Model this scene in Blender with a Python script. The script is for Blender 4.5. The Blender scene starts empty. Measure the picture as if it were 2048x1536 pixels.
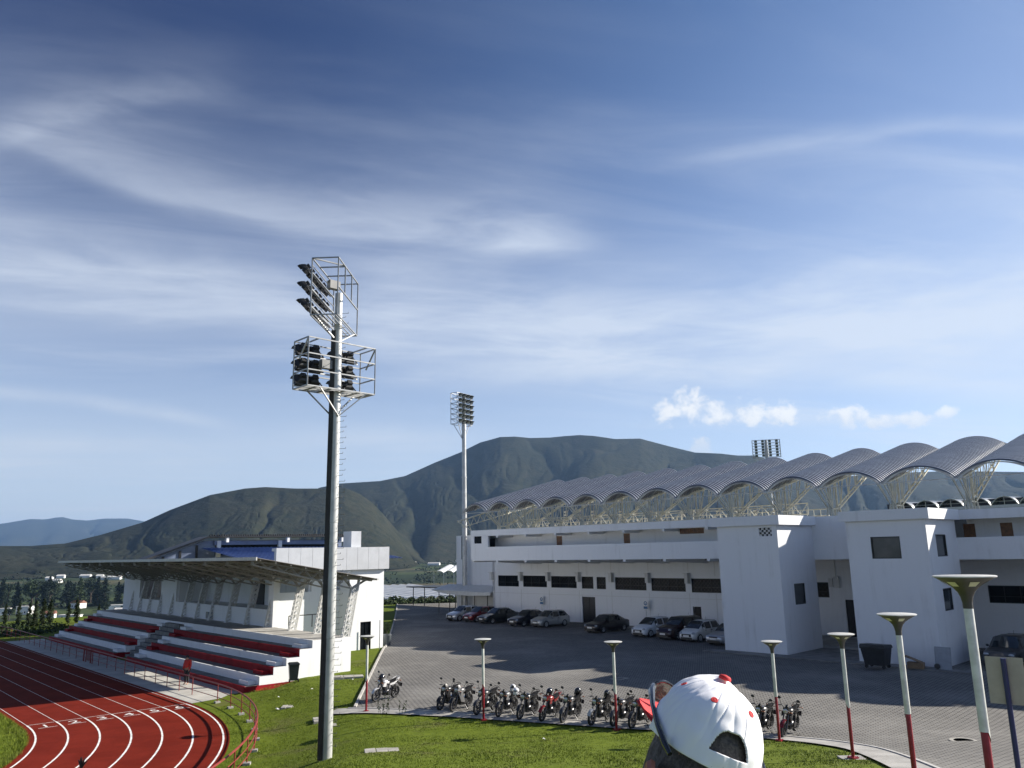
import bpy, math, random
import numpy as np
from mathutils import Vector, Matrix, noise
R = math.radians
rng = random.Random(7)
NP = np.random.RandomState(11)
scene = bpy.context.scene
COL = scene.collection

# ------------------------------------------------------------------ camera
EYE = Vector((0, 0, 6.9))
F_PX, PITCH, ROLL = 1589.0, R(11.98), R(-1.08)
cw = Vector((0, math.cos(PITCH), math.sin(PITCH)))
u0 = Vector((0, -math.sin(PITCH), math.cos(PITCH)))
r0 = Vector((1, 0, 0))
cr = r0 * math.cos(ROLL) + u0 * math.sin(ROLL)
cu = u0 * math.cos(ROLL) - r0 * math.sin(ROLL)
cam = bpy.data.cameras.new('camera')
cam.sensor_width = 36.0
cam.lens = F_PX / 2048 * 36.0
cam.clip_start = 0.1
cam.clip_end = 60000
camo = bpy.data.objects.new('camera', cam)
COL.objects.link(camo)
camo.matrix_world = Matrix(((cr.x, cu.x, -cw.x, EYE.x), (cr.y, cu.y, -cw.y, EYE.y), (cr.z, cu.z, -cw.z, EYE.z), (0, 0, 0, 1)))
scene.camera = camo
scene.view_settings.view_transform = 'Standard'
scene.view_settings.look = 'None'
scene.view_settings.gamma = 1
scene.view_settings.exposure = 1.0
scene.render.engine = 'CYCLES'
scene.cycles.volume_bounces = 0
scene.cycles.max_bounces = 6
scene.cycles.transparent_max_bounces = 8

# ------------------------------------------------------------------ sky and sun
SUN_AZ, SUN_EL = R(73), R(27)
wd = bpy.data.worlds.new('World')
scene.world = wd
wd.use_nodes = True
nt = wd.node_tree
for n in list(nt.nodes):
    nt.nodes.remove(n)


class NB:
    """tiny node-graph helper"""
    def __init__(s, tree):
        s.t = tree

    def n(s, typ, **kw):
        nd = s.t.nodes.new(typ)
        for k, v in kw.items():
            setattr(nd, k, v)
        return nd

    def put(s, sock, v):
        if v is None:
            return
        if isinstance(v, bpy.types.NodeSocket):
            s.t.links.new(v, sock)
        else:
            if hasattr(sock.default_value, '__len__') and not hasattr(v, '__len__'):
                v = (v,) * len(sock.default_value)
            if hasattr(v, '__len__') and len(sock.default_value) == 4 and len(v) == 3:
                v = tuple(v) + (1,)
            sock.default_value = v

    def math(s, op, a, b=None, c=None, clamp=False):
        nd = s.n('ShaderNodeMath', operation=op, use_clamp=clamp)
        for i, v in enumerate((a, b, c)):
            s.put(nd.inputs[i], v)
        return nd.outputs[0]

    def vec(s, op, a, b=None):
        nd = s.n('ShaderNodeVectorMath', operation=op)
        s.put(nd.inputs[0], a)
        s.put(nd.inputs[1], b)
        return nd.outputs[0]

    def comb(s, x, y, z):
        nd = s.n('ShaderNodeCombineXYZ')
        for i, v in enumerate((x, y, z)):
            s.put(nd.inputs[i], v)
        return nd.outputs[0]

    def noise(s, vec, scale, detail=4, rough=.55, dist=0.0):
        nd = s.n('ShaderNodeTexNoise')
        s.put(nd.inputs['Vector'], vec)
        s.put(nd.inputs['Scale'], scale)
        nd.inputs['Detail'].default_value = detail
        nd.inputs['Roughness'].default_value = rough
        nd.inputs['Distortion'].default_value = dist
        return nd.outputs['Fac']

    def step(s, v, a, b, lo=0.0, hi=1.0, smooth=True):
        nd = s.n('ShaderNodeMapRange')
        nd.interpolation_type = 'SMOOTHSTEP' if smooth else 'LINEAR'
        s.put(nd.inputs[0], v)
        for i, q in enumerate((a, b, lo, hi)):
            nd.inputs[i + 1].default_value = q
        return nd.outputs[0]

    def mix(s, f, a, b, blend='MIX'):
        nd = s.n('ShaderNodeMix', data_type='RGBA', blend_type=blend)
        s.put(nd.inputs[0], f)
        s.put(nd.inputs[6], a)
        s.put(nd.inputs[7], b)
        return nd.outputs[2]


W = NB(nt)
sky = W.n('ShaderNodeTexSky', sky_type='NISHITA', sun_disc=False)
sky.sun_elevation = SUN_EL
sky.sun_rotation = SUN_AZ
sky.altitude = 2200
sky.air_density = 1.0
sky.dust_density = 0.4
sky.ozone_density = 2.2
geo = W.n('ShaderNodeTexCoord').outputs['Generated']
sx = W.n('ShaderNodeSeparateXYZ')
W.put(sx.inputs[0], geo)
dx, dy, dz = sx.outputs
zz = W.math('ADD', W.math('MAXIMUM', dz, 0.0), 0.09)
px, py = W.math('DIVIDE', dx, zz), W.math('DIVIDE', dy, zz)
ca, sa = math.cos(R(-14)), math.sin(R(-14))
qx = W.math('ADD', W.math('MULTIPLY', px, ca), W.math('MULTIPLY', py, -sa))
qy = W.math('ADD', W.math('MULTIPLY', px, sa), W.math('MULTIPLY', py, ca))
band = W.noise(W.comb(W.math('MULTIPLY', qx, .17), W.math('MULTIPLY', qy, .62), 3.1), 1.0, 5, .5, .25)
veil = W.noise(W.comb(W.math('MULTIPLY', qx, .10), W.math('MULTIPLY', qy, .24), 8.3), 1.0, 3, .5, .2)
wisp = W.noise(W.comb(W.math('MULTIPLY', qx, .55), W.math('MULTIPLY', qy, 1.9), 1.7), 1.6, 7, .6, .5)
low = W.step(dz, .62, .16)                                      # thicker towards the horizon
az = W.math('ARCTAN2', dx, dy)
el = W.math('ARCSINE', dz)
cm = W.math('MULTIPLY', W.step(band, .42, .72), W.math('ADD', .12, W.math('MULTIPLY', low, .26)))
cm = W.math('ADD', cm, W.math('MULTIPLY', W.math('MULTIPLY', W.step(wisp, .42, .74), W.step(band, .34, .60)), W.math('ADD', .14, W.math('MULTIPLY', low, .26))))
cm = W.math('ADD', cm, W.math('MULTIPLY', W.math('MULTIPLY', low, W.step(veil, .30, .62, .3, 1.0)), .33))
cm = W.math('ADD', cm, W.step(dx, .15, .75, 0, .22))
strk = W.noise(W.comb(W.math('MULTIPLY', az, 3.0), W.math('MULTIPLY', el, 14.0), 4.4), 1.6, 7, .6, .5)
warp = W.math('MULTIPLY', W.math('SUBTRACT', W.noise(W.comb(W.math('MULTIPLY', az, 2.2), W.math('MULTIPLY', el, 4.0), 9.1), 1.5, 4, .55, .3), .5), .04)
# the cirrus bands that cross the sky: el = a az^2 + b az + c, width below and above, strength, azimuth window
for a_, b_, c_, wlo, wup, amp, z0, z1, z2, z3 in ((.0852, -.0465, .3823, .014, .062, .52, -40, -30, 1, 9), (-.381, -.3931, .2243, .030, .040, .50, -50, -40, -17, -12), (.0281, -.0681, .2781, .052, .070, .58, -16, -8, 50, 60),
                                                   (-.0829, -.0079, .1365, .016, .018, .42, -50, -45, -8, 2), (-.5271, -.5653, .0209, .008, .009, .40, -50, -45, -24, -17), (-.4359, .2532, .4344, .008, .012, .20, 8, 18, 50, 60),
                                                   (-.2465, .0343, .2248, .018, .022, .34, -12, -4, 40, 50), (-1.5644, -1.1223, .3296, .012, .030, .30, -50, -40, -25, -18)):
    t_ = W.math('SUBTRACT', W.math('ADD', el, warp), W.math('ADD', c_, W.math('MULTIPLY', az, W.math('ADD', b_, W.math('MULTIPLY', az, a_)))))
    up_ = W.math('POWER', W.math('DIVIDE', W.math('MAXIMUM', t_, 0.0), wup), 2.0)
    lo_ = W.math('POWER', W.math('DIVIDE', W.math('MINIMUM', t_, 0.0), wlo), 2.0)
    g_ = W.math('EXPONENT', W.math('MULTIPLY', W.math('ADD', up_, lo_), -1.0))
    g_ = W.math('MULTIPLY', g_, W.math('MULTIPLY', W.step(az, R(z0), R(z1)), W.step(az, R(z3), R(z2))))
    cm = W.math('ADD', cm, W.math('MULTIPLY', g_, W.math('MULTIPLY', W.step(strk, .28, .72, .42, 1.15), amp)))
cm = W.math('MINIMUM', cm, 1.0)
# fair-weather cumulus low above the horizon
cv = W.comb(W.math('MULTIPLY', az, 30.0), W.math('MULTIPLY', el, 34.0), 2.6)
cn = W.noise(cv, 1.6, 9, .58, .25)
cu_m = None
for a0, e0, wa, we in ((11.1, 9.5, 1.0, 1.15), (12.8, 9.8, 1.7, 1.35), (14.4, 9.2, 1.3, 1.1), (17.0, 9.2, 1.2, 1.35), (18.8, 8.9, 1.5, 1.05), (23.0, 8.4, 1.7, .85), (24.9, 7.9, 1.3, .6), (27.2, 7.9, 1.7, .6), (28.9, 8.1, 1.1, .5), (13.3, 6.9, .9, .9)):
    q1 = W.math('POWER', W.math('DIVIDE', W.math('SUBTRACT', az, R(a0)), R(wa)), 2.0)
    q2 = W.math('POWER', W.math('DIVIDE', W.math('SUBTRACT', el, R(e0)), R(we)), 2.0)
    b_ = W.math('SUBTRACT', 1.0, W.math('ADD', q1, q2))
    cu_m = b_ if cu_m is None else W.math('MAXIMUM', cu_m, b_)
cu_m = W.math('MULTIPLY', W.step(W.math('ADD', cu_m, W.math('MULTIPLY', W.math('SUBTRACT', cn, .5), 4.2)), .0, 1.25), W.step(el, R(6.0), R(8.4), .35, 1.0))
cu_l = W.step(W.math('ADD', el, W.math('MULTIPLY', cn, R(2.0))), R(8.0), R(10.6))
skyb = W.mix(1.0, sky.outputs[0], (.86, .98, 1.15), 'MULTIPLY')
dk = W.math('MULTIPLY', W.step(dz, .12, .60), W.step(dx, .50, -.40))
skyb = W.mix(dk, skyb, W.mix(1.0, skyb, (.13, .25, .45), 'MULTIPLY'))
cm = W.math('MULTIPLY', cm, W.math('SUBTRACT', 1.0, W.math('MULTIPLY', dk, .50)))
bgc = W.mix(W.math('MULTIPLY', cm, .92), skyb, (5.9, 6.5, 7.5))
bgc = W.mix(W.step(dz, .34, .03, 0, .60), bgc, (6.3, 6.7, 7.1))
bgc = W.mix(W.math('MULTIPLY', cu_m, .85), bgc, W.mix(cu_l, (6.7, 6.8, 6.9), (8.6, 8.5, 8.2)))
bg = W.n('ShaderNodeBackground')
W.put(bg.inputs[0], bgc)
bg.inputs[1].default_value = 0.06
wo = W.n('ShaderNodeOutputWorld')
nt.links.new(bg.outputs[0], wo.inputs[0])

sd = Vector((math.sin(SUN_AZ) * math.cos(SUN_EL), math.cos(SUN_AZ) * math.cos(SUN_EL), math.sin(SUN_EL)))
sl = bpy.data.lights.new('sun', 'SUN')
sl.energy = 5.0
sl.angle = R(0.53)
sl.color = (1.0, .93, .82)
so = bpy.data.objects.new('sun', sl)
so.rotation_euler = sd.to_track_quat('Z', 'Y').to_euler()
so.location = (60, 20, 60)
COL.objects.link(so)

# ------------------------------------------------------------------ frames
AZ_A, AZ_B = R(-44.3), R(-42.2)          # directions the stadium facade and the bleachers run to
RA, RB = R(44.3), R(42.2)                # z-rotation of their frames: local x = away from the lot, local y = along


def fa(n, a, z=0.0):
    return Vector((n * math.cos(RA) - a * math.sin(RA), n * math.sin(RA) + a * math.cos(RA), z))


def fb(n, b, z=0.0):
    return Vector((n * math.cos(RB) - b * math.sin(RB), n * math.sin(RB) + b * math.cos(RB), z))


def ss(t):
    t = min(1.0, max(0.0, t))
    return t * t * (3 - 2 * t)


CB, CN = 44.05, -7.7                      # centre of the track bend in the bleacher frame


def bend(x, y):
    """distance outside the track rail (negative on the track side)"""
    b = -x * math.sin(RB) + y * math.cos(RB)
    n = x * math.cos(RB) + y * math.sin(RB)
    if b > CB:
        return n - 17.93 - 2.9 * ss((b - 44.0) / .8)
    return math.hypot(b - CB, n - CN) - 25.63


YT = np.linspace(-8, 60, 681)
HT = np.interp(YT, [-8, -2, 0, 5, 10, 16.5, 23.3, 27, 30, 33, 36, 60], [5.2, 5.2, 5.1, 4.25, 3.27, 2.25, 1.22, .68, .30, .08, 0, 0])
_k = np.exp(-np.linspace(-2.5, 2.5, 31) ** 2)
HT = np.convolve(np.pad(HT, 15, mode='edge'), _k / _k.sum(), mode='valid')
VR = [0, 118, 150, 200, 400, 640, 1000, 1500, 2500, 20000]
VZ = [0, 0, -2.2, -8, -23, -32, -26, -13, -4, 0]


def ground(x, y):
    h = float(np.interp(y, YT, HT))
    d = bend(x, y)
    z = -.5 if d <= 0 else -.5 + (h + .5) * ss(d / 5.0)
    r = math.hypot(x, y)
    if r > 105:
        z = z * (1 - ss((r - 105) / 40)) + float(np.interp(r, VR, VZ))
    return z


# ------------------------------------------------------------------ materials
MATS = {}


def mat(name, col, rough=.6, metal=0.0, var=.12, scale=3.0, bump=0.0, bscale=40.0, spec=None, coat=0.0, fn=None):
    if name in MATS:
        return MATS[name]
    m = bpy.data.materials.new(name)
    m.use_nodes = True
    g = NB(m.node_tree)
    bs = m.node_tree.nodes['Principled BSDF']
    tc = g.n('ShaderNodeTexCoord').outputs['Object']
    c = tuple(col)
    if fn:
        c = fn(g, tc, bs)
    elif var > 0:
        f = g.noise(tc, scale, 5, .6)
        c = g.mix(g.step(f, .3, .7), tuple(v * (1 - var) for v in col), tuple(min(1, v * (1 + var)) for v in col))
    g.put(bs.inputs['Base Color'], c)
    bs.inputs['Roughness'].default_value = rough
    bs.inputs['Metallic'].default_value = metal
    if spec is not None:
        bs.inputs['Specular IOR Level'].default_value = spec
    if coat:
        bs.inputs['Coat Weight'].default_value = coat
        bs.inputs['Coat Roughness'].default_value = .06
    if bump:
        bn = g.n('ShaderNodeBump')
        bn.inputs['Strength'].default_value = bump
        bn.inputs['Distance'].default_value = .02
        g.put(bn.inputs['Height'], g.noise(tc, bscale, 5, .65))
        m.node_tree.links.new(bn.outputs[0], bs.inputs['Normal'])
    MATS[name] = m
    return m


def plaster(g, tc, bs, col=(.80, .81, .83), dirt=(.50, .50, .49)):
    sep = g.n('ShaderNodeSeparateXYZ')
    g.put(sep.inputs[0], tc)
    x, y, z = sep.outputs
    streak = g.noise(g.comb(g.math('MULTIPLY', x, 2.2), g.math('MULTIPLY', y, 2.2), g.math('MULTIPLY', z, .16)), 1.0, 6, .6)
    blot = g.noise(tc, .55, 5, .6)
    d = g.math('MULTIPLY', g.step(streak, .48, .80), g.step(blot, .38, .70))
    c = g.mix(g.math('MULTIPLY', d, .62), col, dirt)
    fine = g.noise(tc, 9, 4, .6)
    return g.mix(g.step(fine, .3, .7, .0, .10), c, (.62, .62, .62))


WHITE = mat('white_plaster', (.8, .8, .8), .75, fn=plaster, bump=.15, bscale=60)
GREYWHITE = mat('grey_white_plaster', (.6, .6, .6), .8, fn=lambda g, t, b: plaster(g, t, b, (.66, .66, .65), (.42, .41, .40)), bump=.2, bscale=50)
CONCRETE = mat('concrete', (.33, .32, .30), .85, var=.22, scale=1.1, bump=.3, bscale=25)
DARKCONC = mat('dark_concrete', (.20, .195, .185), .88, var=.25, scale=1.4, bump=.3, bscale=30)
REDPAINT = mat('red_paint', (.25, .007, .013), .65, var=.2, scale=2.0, spec=.15)
RAILRED = mat('rail_red', (.22, .03, .024), .45, var=.25, scale=6)
GALV = mat('galvanised_steel', (.50, .51, .52), .38, .75, var=.14, scale=4)
STEEL = mat('painted_steel', (.60, .60, .58), .5, .1, var=.1, scale=6)
GIRD = mat('girder_steel', (.30, .29, .26), .55, .1, var=.15, scale=6)
CREAM = mat('cream_steel', (.62, .60, .50), .5, .05, var=.12, scale=6)
BLACK = mat('black_plastic', (.018, .018, .02), .45, var=.2, scale=8)
RUBBER = mat('rubber', (.022, .022, .023), .8, var=.2, scale=12)
DARKM = mat('dark_metal', (.035, .036, .04), .4, .6, var=.2, scale=8)
CHROME = mat('chrome', (.72, .72, .73), .16, 1.0, var=.03)
GLASS = mat('dark_glass', (.010, .012, .015), .10, 0.0, var=.4, scale=.8, spec=.05)
CARGLASS = mat('car_glass', (.02, .026, .03), .04, 0.0, var=0, spec=.9)
WHITEP = mat('white_paint', (.80, .80, .78), .35, var=.05, scale=8)
PLATE = mat('plate_white', (.72, .72, .70), .4, var=.08, scale=12)
LAMPW = mat('lens_white', (.80, .80, .76), .2, var=.03)
WOOD = mat('brown_wood', (.17, .075, .03), .5, var=.3, scale=5)
SKIN = mat('skin', (.36, .19, .13), .5, var=.1, scale=20)
ALU = mat('aluminium_cladding', (.62, .63, .65), .35, .35, var=.06, scale=1.5)


# ------------------------------------------------------------------ mesh builder
class MB:
    def __init__(s):
        s.v, s.f, s.mi, s.m = [], [], [], 0

    def add(s, vs, fs):
        o = len(s.v)
        s.v += [tuple(p) for p in vs]
        s.f += [tuple(i + o for i in f) for f in fs]
        s.mi += [s.m] * len(fs)
        return s

    def box(s, x0, x1, y0, y1, z0, z1):
        x0, x1 = min(x0, x1), max(x0, x1)
        y0, y1 = min(y0, y1), max(y0, y1)
        z0, z1 = min(z0, z1), max(z0, z1)
        return s.add([(x0, y0, z0), (x1, y0, z0), (x1, y1, z0), (x0, y1, z0), (x0, y0, z1), (x1, y0, z1), (x1, y1, z1), (x0, y1, z1)],
                     [(0, 3, 2, 1), (4, 5, 6, 7), (0, 1, 5, 4), (1, 2, 6, 5), (2, 3, 7, 6), (3, 0, 4, 7)])

    def obox(s, c, ax, ay, az_):
        """oriented box, half axes as vectors"""
        c, ax, ay, az_ = Vector(c), Vector(ax), Vector(ay), Vector(az_)
        vs = [c + i * ax + j * ay + k * az_ for k in (-1, 1) for i, j in ((-1, -1), (1, -1), (1, 1), (-1, 1))]
        return s.add(vs, [(0, 3, 2, 1), (4, 5, 6, 7), (0, 1, 5, 4), (1, 2, 6, 5), (2, 3, 7, 6), (3, 0, 4, 7)])

    def bar(s, p, q, w, h=None, up=(0, 0, 1)):
        p, q = Vector(p), Vector(q)
        h = h or w
        d = q - p
        if d.length < 1e-6:
            return s
        dn = d.normalized()
        up = Vector(up)
        if abs(dn.dot(up)) > .98:
            up = Vector((1, 0, 0))
        sd_ = dn.cross(up).normalized()
        u = sd_.cross(dn)
        return s.obox((p + q) / 2, d / 2, sd_ * w / 2, u * h / 2)

    def tube(s, p, q, r_, r1=None, n=6, cap=True):
        p, q = Vector(p), Vector(q)
        r1 = r_ if r1 is None else r1
        d = (q - p)
        if d.length < 1e-6:
            return s
        d.normalize()
        a = d.orthogonal().normalized()
        b = d.cross(a)
        vs = []
        for c, rr in ((p, r_), (q, r1)):
            for i in range(n):
                t = 2 * math.pi * i / n
                vs.append(c + a * math.cos(t) * rr + b * math.sin(t) * rr)
        fs = [(i, (i + 1) % n, n + (i + 1) % n, n + i) for i in range(n)]
        if cap:
            fs += [tuple(range(n - 1, -1, -1)), tuple(range(n, 2 * n))]
        return s.add(vs, fs)

    def path(s, pts, r_, n=6, closed=False):
        """swept tube along points"""
        P = [Vector(p) for p in pts]
        k = len(P)
        vs = []
        prev = None
        for i in range(k):
            if closed:
                d = P[(i + 1) % k] - P[i - 1]
            else:
                d = P[min(i + 1, k - 1)] - P[max(i - 1, 0)]
            d.normalize()
            if prev is None:
                a = d.orthogonal().normalized()
            else:
                a = (prev - d * prev.dot(d)).normalized()
            prev = a
            b = d.cross(a)
            rr = r_[i] if hasattr(r_, '__len__') else r_
            for j in range(n):
                t = 2 * math.pi * j / n
                vs.append(P[i] + a * math.cos(t) * rr + b * math.sin(t) * rr)
        fs = []
        for i in range(k if closed else k - 1):
            i2 = (i + 1) % k
            for j in range(n):
                j2 = (j + 1) % n
                fs.append((i * n + j, i * n + j2, i2 * n + j2, i2 * n + j))
        if not closed:
            fs += [tuple(range(n - 1, -1, -1)), tuple((k - 1) * n + j for j in range(n))]
        return s.add(vs, fs)

    def lathe(s, prof, n=20, c=(0, 0, 0), axis='z', closed=False):
        vs = []
        for rr, h in prof:
            for i in range(n):
                t = 2 * math.pi * i / n
                x, y = rr * math.cos(t), rr * math.sin(t)
                p = (x, y, h) if axis == 'z' else ((h, x, y) if axis == 'x' else (y, h, x))
                vs.append((p[0] + c[0], p[1] + c[1], p[2] + c[2]))
        k = len(prof)
        fs = []
        for i in range(k if closed else k - 1):
            i2 = (i + 1) % k
            for j in range(n):
                j2 = (j + 1) % n
                fs.append((i * n + j, i * n + j2, i2 * n + j2, i2 * n + j))
        if not closed:
            fs += [tuple(range(n - 1, -1, -1)), tuple((k - 1) * n + j for j in range(n))]
        return s.add(vs, fs)

    def loft(s, rings, cap=True, closed=True):
        n = len(rings[0])
        vs = [p for r_ in rings for p in r_]
        fs = []
        for i in range(len(rings) - 1):
            for j in range(n if closed else n - 1):
                j2 = (j + 1) % n
                fs.append((i * n + j, i * n + j2, (i + 1) * n + j2, (i + 1) * n + j))
        if cap and closed:
            fs += [tuple(range(n - 1, -1, -1)), tuple((len(rings) - 1) * n + j for j in range(n))]
        return s.add(vs, fs)

    def prism(s, poly, y0, y1):
        """polygon in x,z extruded along y"""
        n = len(poly)
        vs = [(x, y0, z) for x, z in poly] + [(x, y1, z) for x, z in poly]
        fs = [(i, n + i, n + (i + 1) % n, (i + 1) % n) for i in range(n)]
        fs += [tuple(range(n)), tuple(range(2 * n - 1, n - 1, -1))]
        return s.add(vs, fs)

    def ball(s, c, rx, ry, rz, n=12, m=8):
        prof = []
        vs = [(c[0], c[1], c[2] - rz)]
        for i in range(1, m):
            t = -math.pi / 2 + math.pi * i / m
            for j in range(n):
                u = 2 * math.pi * j / n
                vs.append((c[0] + rx * math.cos(t) * math.cos(u), c[1] + ry * math.cos(t) * math.sin(u), c[2] + rz * math.sin(t)))
        vs.append((c[0], c[1], c[2] + rz))
        fs = []
        for j in range(n):
            fs.append((0, 1 + (j + 1) % n, 1 + j))
            fs.append((len(vs) - 1, 1 + (m - 2) * n + j, 1 + (m - 2) * n + (j + 1) % n))
        for i in range(m - 2):
            for j in range(n):
                j2 = (j + 1) % n
                fs.append((1 + i * n + j, 1 + i * n + j2, 1 + (i + 1) * n + j2, 1 + (i + 1) * n + j))
        return s.add(vs, fs)

    def wall(s, axis, c0, c1, u0_, u1_, z0, z1, holes):
        """wall slab normal to axis ('x' or 'y') from c0 to c1 with rectangular holes (u0,u1,z0,z1)"""
        us = sorted(set([u0_, u1_] + [h for q in holes for h in q[:2] if u0_ < h < u1_]))
        for i in range(len(us) - 1):
            m_ = (us[i] + us[i + 1]) / 2
            segs = [(z0, z1)]
            for h in holes:
                if h[0] < m_ < h[1]:
                    ns = []
                    for a, b in segs:
                        if h[2] > a:
                            ns.append((a, min(b, h[2])))
                        if h[3] < b:
                            ns.append((max(a, h[3]), b))
                    segs = [q for q in ns if q[1] - q[0] > 1e-4]
            for a, b in segs:
                if axis == 'x':
                    s.box(c0, c1, us[i], us[i + 1], a, b)
                else:
                    s.box(us[i], us[i + 1], c0, c1, a, b)
        return s

    def mesh(s, name, mats, off=(0, 0, 0), smooth=False):
        me = bpy.data.meshes.new(name)
        v = s.v
        if off != (0, 0, 0):
            v = [(p[0] - off[0], p[1] - off[1], p[2] - off[2]) for p in v]
        me.from_pydata(v, [], s.f)
        ml = mats if isinstance(mats, (list, tuple)) else [mats]
        for m_ in ml:
            me.materials.append(m_)
        if len(ml) > 1:
            me.polygons.foreach_set('material_index', s.mi)
        if smooth:
            me.polygons.foreach_set('use_smooth', [True] * len(me.polygons))
            if hasattr(me, 'set_sharp_from_angle'):
                me.set_sharp_from_angle(angle=R(40))
        me.update()
        return me

    def build(s, name, mats, parent=None, off=(0, 0, 0), smooth=False, label=None, bevel=0.0):
        o = bpy.data.objects.new(name, s.mesh(name, mats, off, smooth))
        COL.objects.link(o)
        if parent is not None:
            o.parent = parent
        if label:
            o['label'] = label
        if bevel:
            b = o.modifiers.new('bevel', 'BEVEL')
            b.width = bevel
            b.segments = 2
            b.limit_method = 'ANGLE'
        return o


def tag(o, label, cat, group=None, kind=None):
    if label:
        o['label'] = label
    if cat:
        o['category'] = cat
    if group:
        o['group'] = group
    if kind:
        o['kind'] = kind
    return o


def thing(name, label, cat, loc=(0, 0, 0), rz=0.0, group=None):
    o = bpy.data.objects.new(name, None)
    o.empty_display_size = .2
    COL.objects.link(o)
    o.location = loc
    o.rotation_euler = (0, 0, rz)
    return tag(o, label, cat, group)


def struct(o):
    o['kind'] = 'structure'
    return o


def kids(o):
    return [c for c in COL.objects if c.parent == o]


CH = {}


def dup(root, loc, rz=None, label=None, group=None):
    """copy of a thing with copies of its parts and sub-parts"""
    if root.name not in CH:
        allo = list(COL.objects)
        CH[root.name] = [(c, [g for g in allo if g.parent == c]) for c in allo if c.parent == root]
    r_ = root.copy()
    COL.objects.link(r_)
    r_.location = loc
    if rz is not None:
        r_.rotation_euler = (r_.rotation_euler[0], r_.rotation_euler[1], rz)
    if label:
        r_['label'] = label
    if group:
        r_['group'] = group
    for c, gs in CH[root.name]:
        d = c.copy()
        COL.objects.link(d)
        d.parent = r_
        for g_ in gs:
            e = g_.copy()
            COL.objects.link(e)
            e.parent = d
    return r_

# ------------------------------------------------------------------ ground, lot, track
import bmesh


def poly_sheet(name, poly, mt, zoff, step=1.0, zf=ground):
    """polygon (world xy) cut into a grid and laid on the terrain"""
    bm = bmesh.new()
    bm.faces.new([bm.verts.new((x, y, 0)) for x, y in poly])
    xs = [p[0] for p in poly]
    ys = [p[1] for p in poly]
    for k, (lo, hi) in enumerate(((min(xs), max(xs)), (min(ys), max(ys)))):
        q = lo + step
        while q < hi:
            nrm = (1, 0, 0) if k == 0 else (0, 1, 0)
            co = (q, 0, 0) if k == 0 else (0, q, 0)
            bmesh.ops.bisect_plane(bm, geom=bm.verts[:] + bm.edges[:] + bm.faces[:], plane_co=co, plane_no=nrm, dist=1e-5)
            q += step * (1.0 if abs(q) < 50 else 2.5)
    for v in bm.verts:
        v.co.z = zf(v.co.x, v.co.y) + zoff
    bmesh.ops.recalc_face_normals(bm, faces=bm.faces)
    for f in bm.faces:
        if f.normal.z < 0:
            f.normal_flip()
        f.smooth = True
    me = bpy.data.meshes.new(name)
    bm.to_mesh(me)
    bm.free()
    me.materials.append(mt)
    o = bpy.data.objects.new(name, me)
    COL.objects.link(o)
    return struct(o)


def crom(P, k=8):
    out = []
    for i in range(len(P) - 1):
        p0, p1, p2, p3 = [np.array(P[min(max(j, 0), len(P) - 1)], float) for j in (i - 1, i, i + 1, i + 2)]
        for t in np.linspace(0, 1, k, endpoint=False):
            out.append(tuple(.5 * (2 * p1 + (p2 - p0) * t + (2 * p0 - 5 * p1 + 4 * p2 - p3) * t * t + (3 * p1 - p0 - 3 * p2 + p3) * t ** 3)))
    out.append(tuple(map(float, P[-1])))
    return out


def offset(P, d):
    out = []
    for i in range(len(P)):
        a, b = np.array(P[max(i - 1, 0)]), np.array(P[min(i + 1, len(P) - 1)])
        t = (b - a) / np.linalg.norm(b - a)
        out.append((P[i][0] - t[1] * d, P[i][1] + t[0] * d))
    return out


GEDGE = crom([(-8.7, 38.2), (-6.81, 37.6), (-4.3, 36.85), (-1.49, 35.72), (3.93, 33.05), (7.1, 31.2), (9.0, 29.3), (9.9, 27.0), (9.75, 24.5), (8.9, 20.5), (7.75, 16.4), (5.6, 9.8), (3.6, 2.5), (2.4, -4)])
SEDGE = offset(GEDGE, 1.0)
LEFTK = [(-7.55, 39.0), (-9.9, 61.2), (-10.3, 66), (-13.8, 94), (-17.6, 122), (-15, 134), (-4, 142)]
LOTPOLY = LEFTK[::-1] + SEDGE[3:] + [(60, -6), (75, 40), (30, 95), (10, 130)]


def paving(g, tc, bs):
    mp = g.n('ShaderNodeMapping')
    g.put(mp.inputs[0], tc)
    mp.inputs['Rotation'].default_value = (0, 0, R(13))
    b = g.n('ShaderNodeTexBrick')
    g.put(b.inputs['Vector'], mp.outputs[0])
    for k, v in (('Scale', 1.0), ('Mortar Size', .026), ('Mortar Smooth', .25), ('Brick Width', .26), ('Row Height', .235)):
        b.inputs[k].default_value = v
    b.offset = .5
    b.inputs['Color1'].default_value = (.160, .155, .147, 1)
    b.inputs['Color2'].default_value = (.212, .203, .190, 1)
    b.inputs['Mortar'].default_value = (.040, .038, .034, 1)
    blot = g.noise(tc, .16, 5, .6)
    blot2 = g.noise(tc, .55, 6, .68, 1.0)
    c = g.mix(g.step(blot, .46, .70), b.outputs[0], (.28,.27,.25), 'MIX')
    c = g.mix(g.step(blot, .44, .72, 0, .45), b.outputs[0], (.31, .30, .275))
    c = g.mix(g.step(blot2, .60, .76, 0, .5), c, (.085, .08, .075))
    bn = g.n('ShaderNodeBump')
    bn.inputs['Strength'].default_value = .5
    bn.inputs['Distance'].default_value = .02
    g.put(bn.inputs['Height'], b.outputs[1])
    bn.invert = True
    g.t.links.new(bn.outputs[0], bs.inputs['Normal'])
    return c


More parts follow.
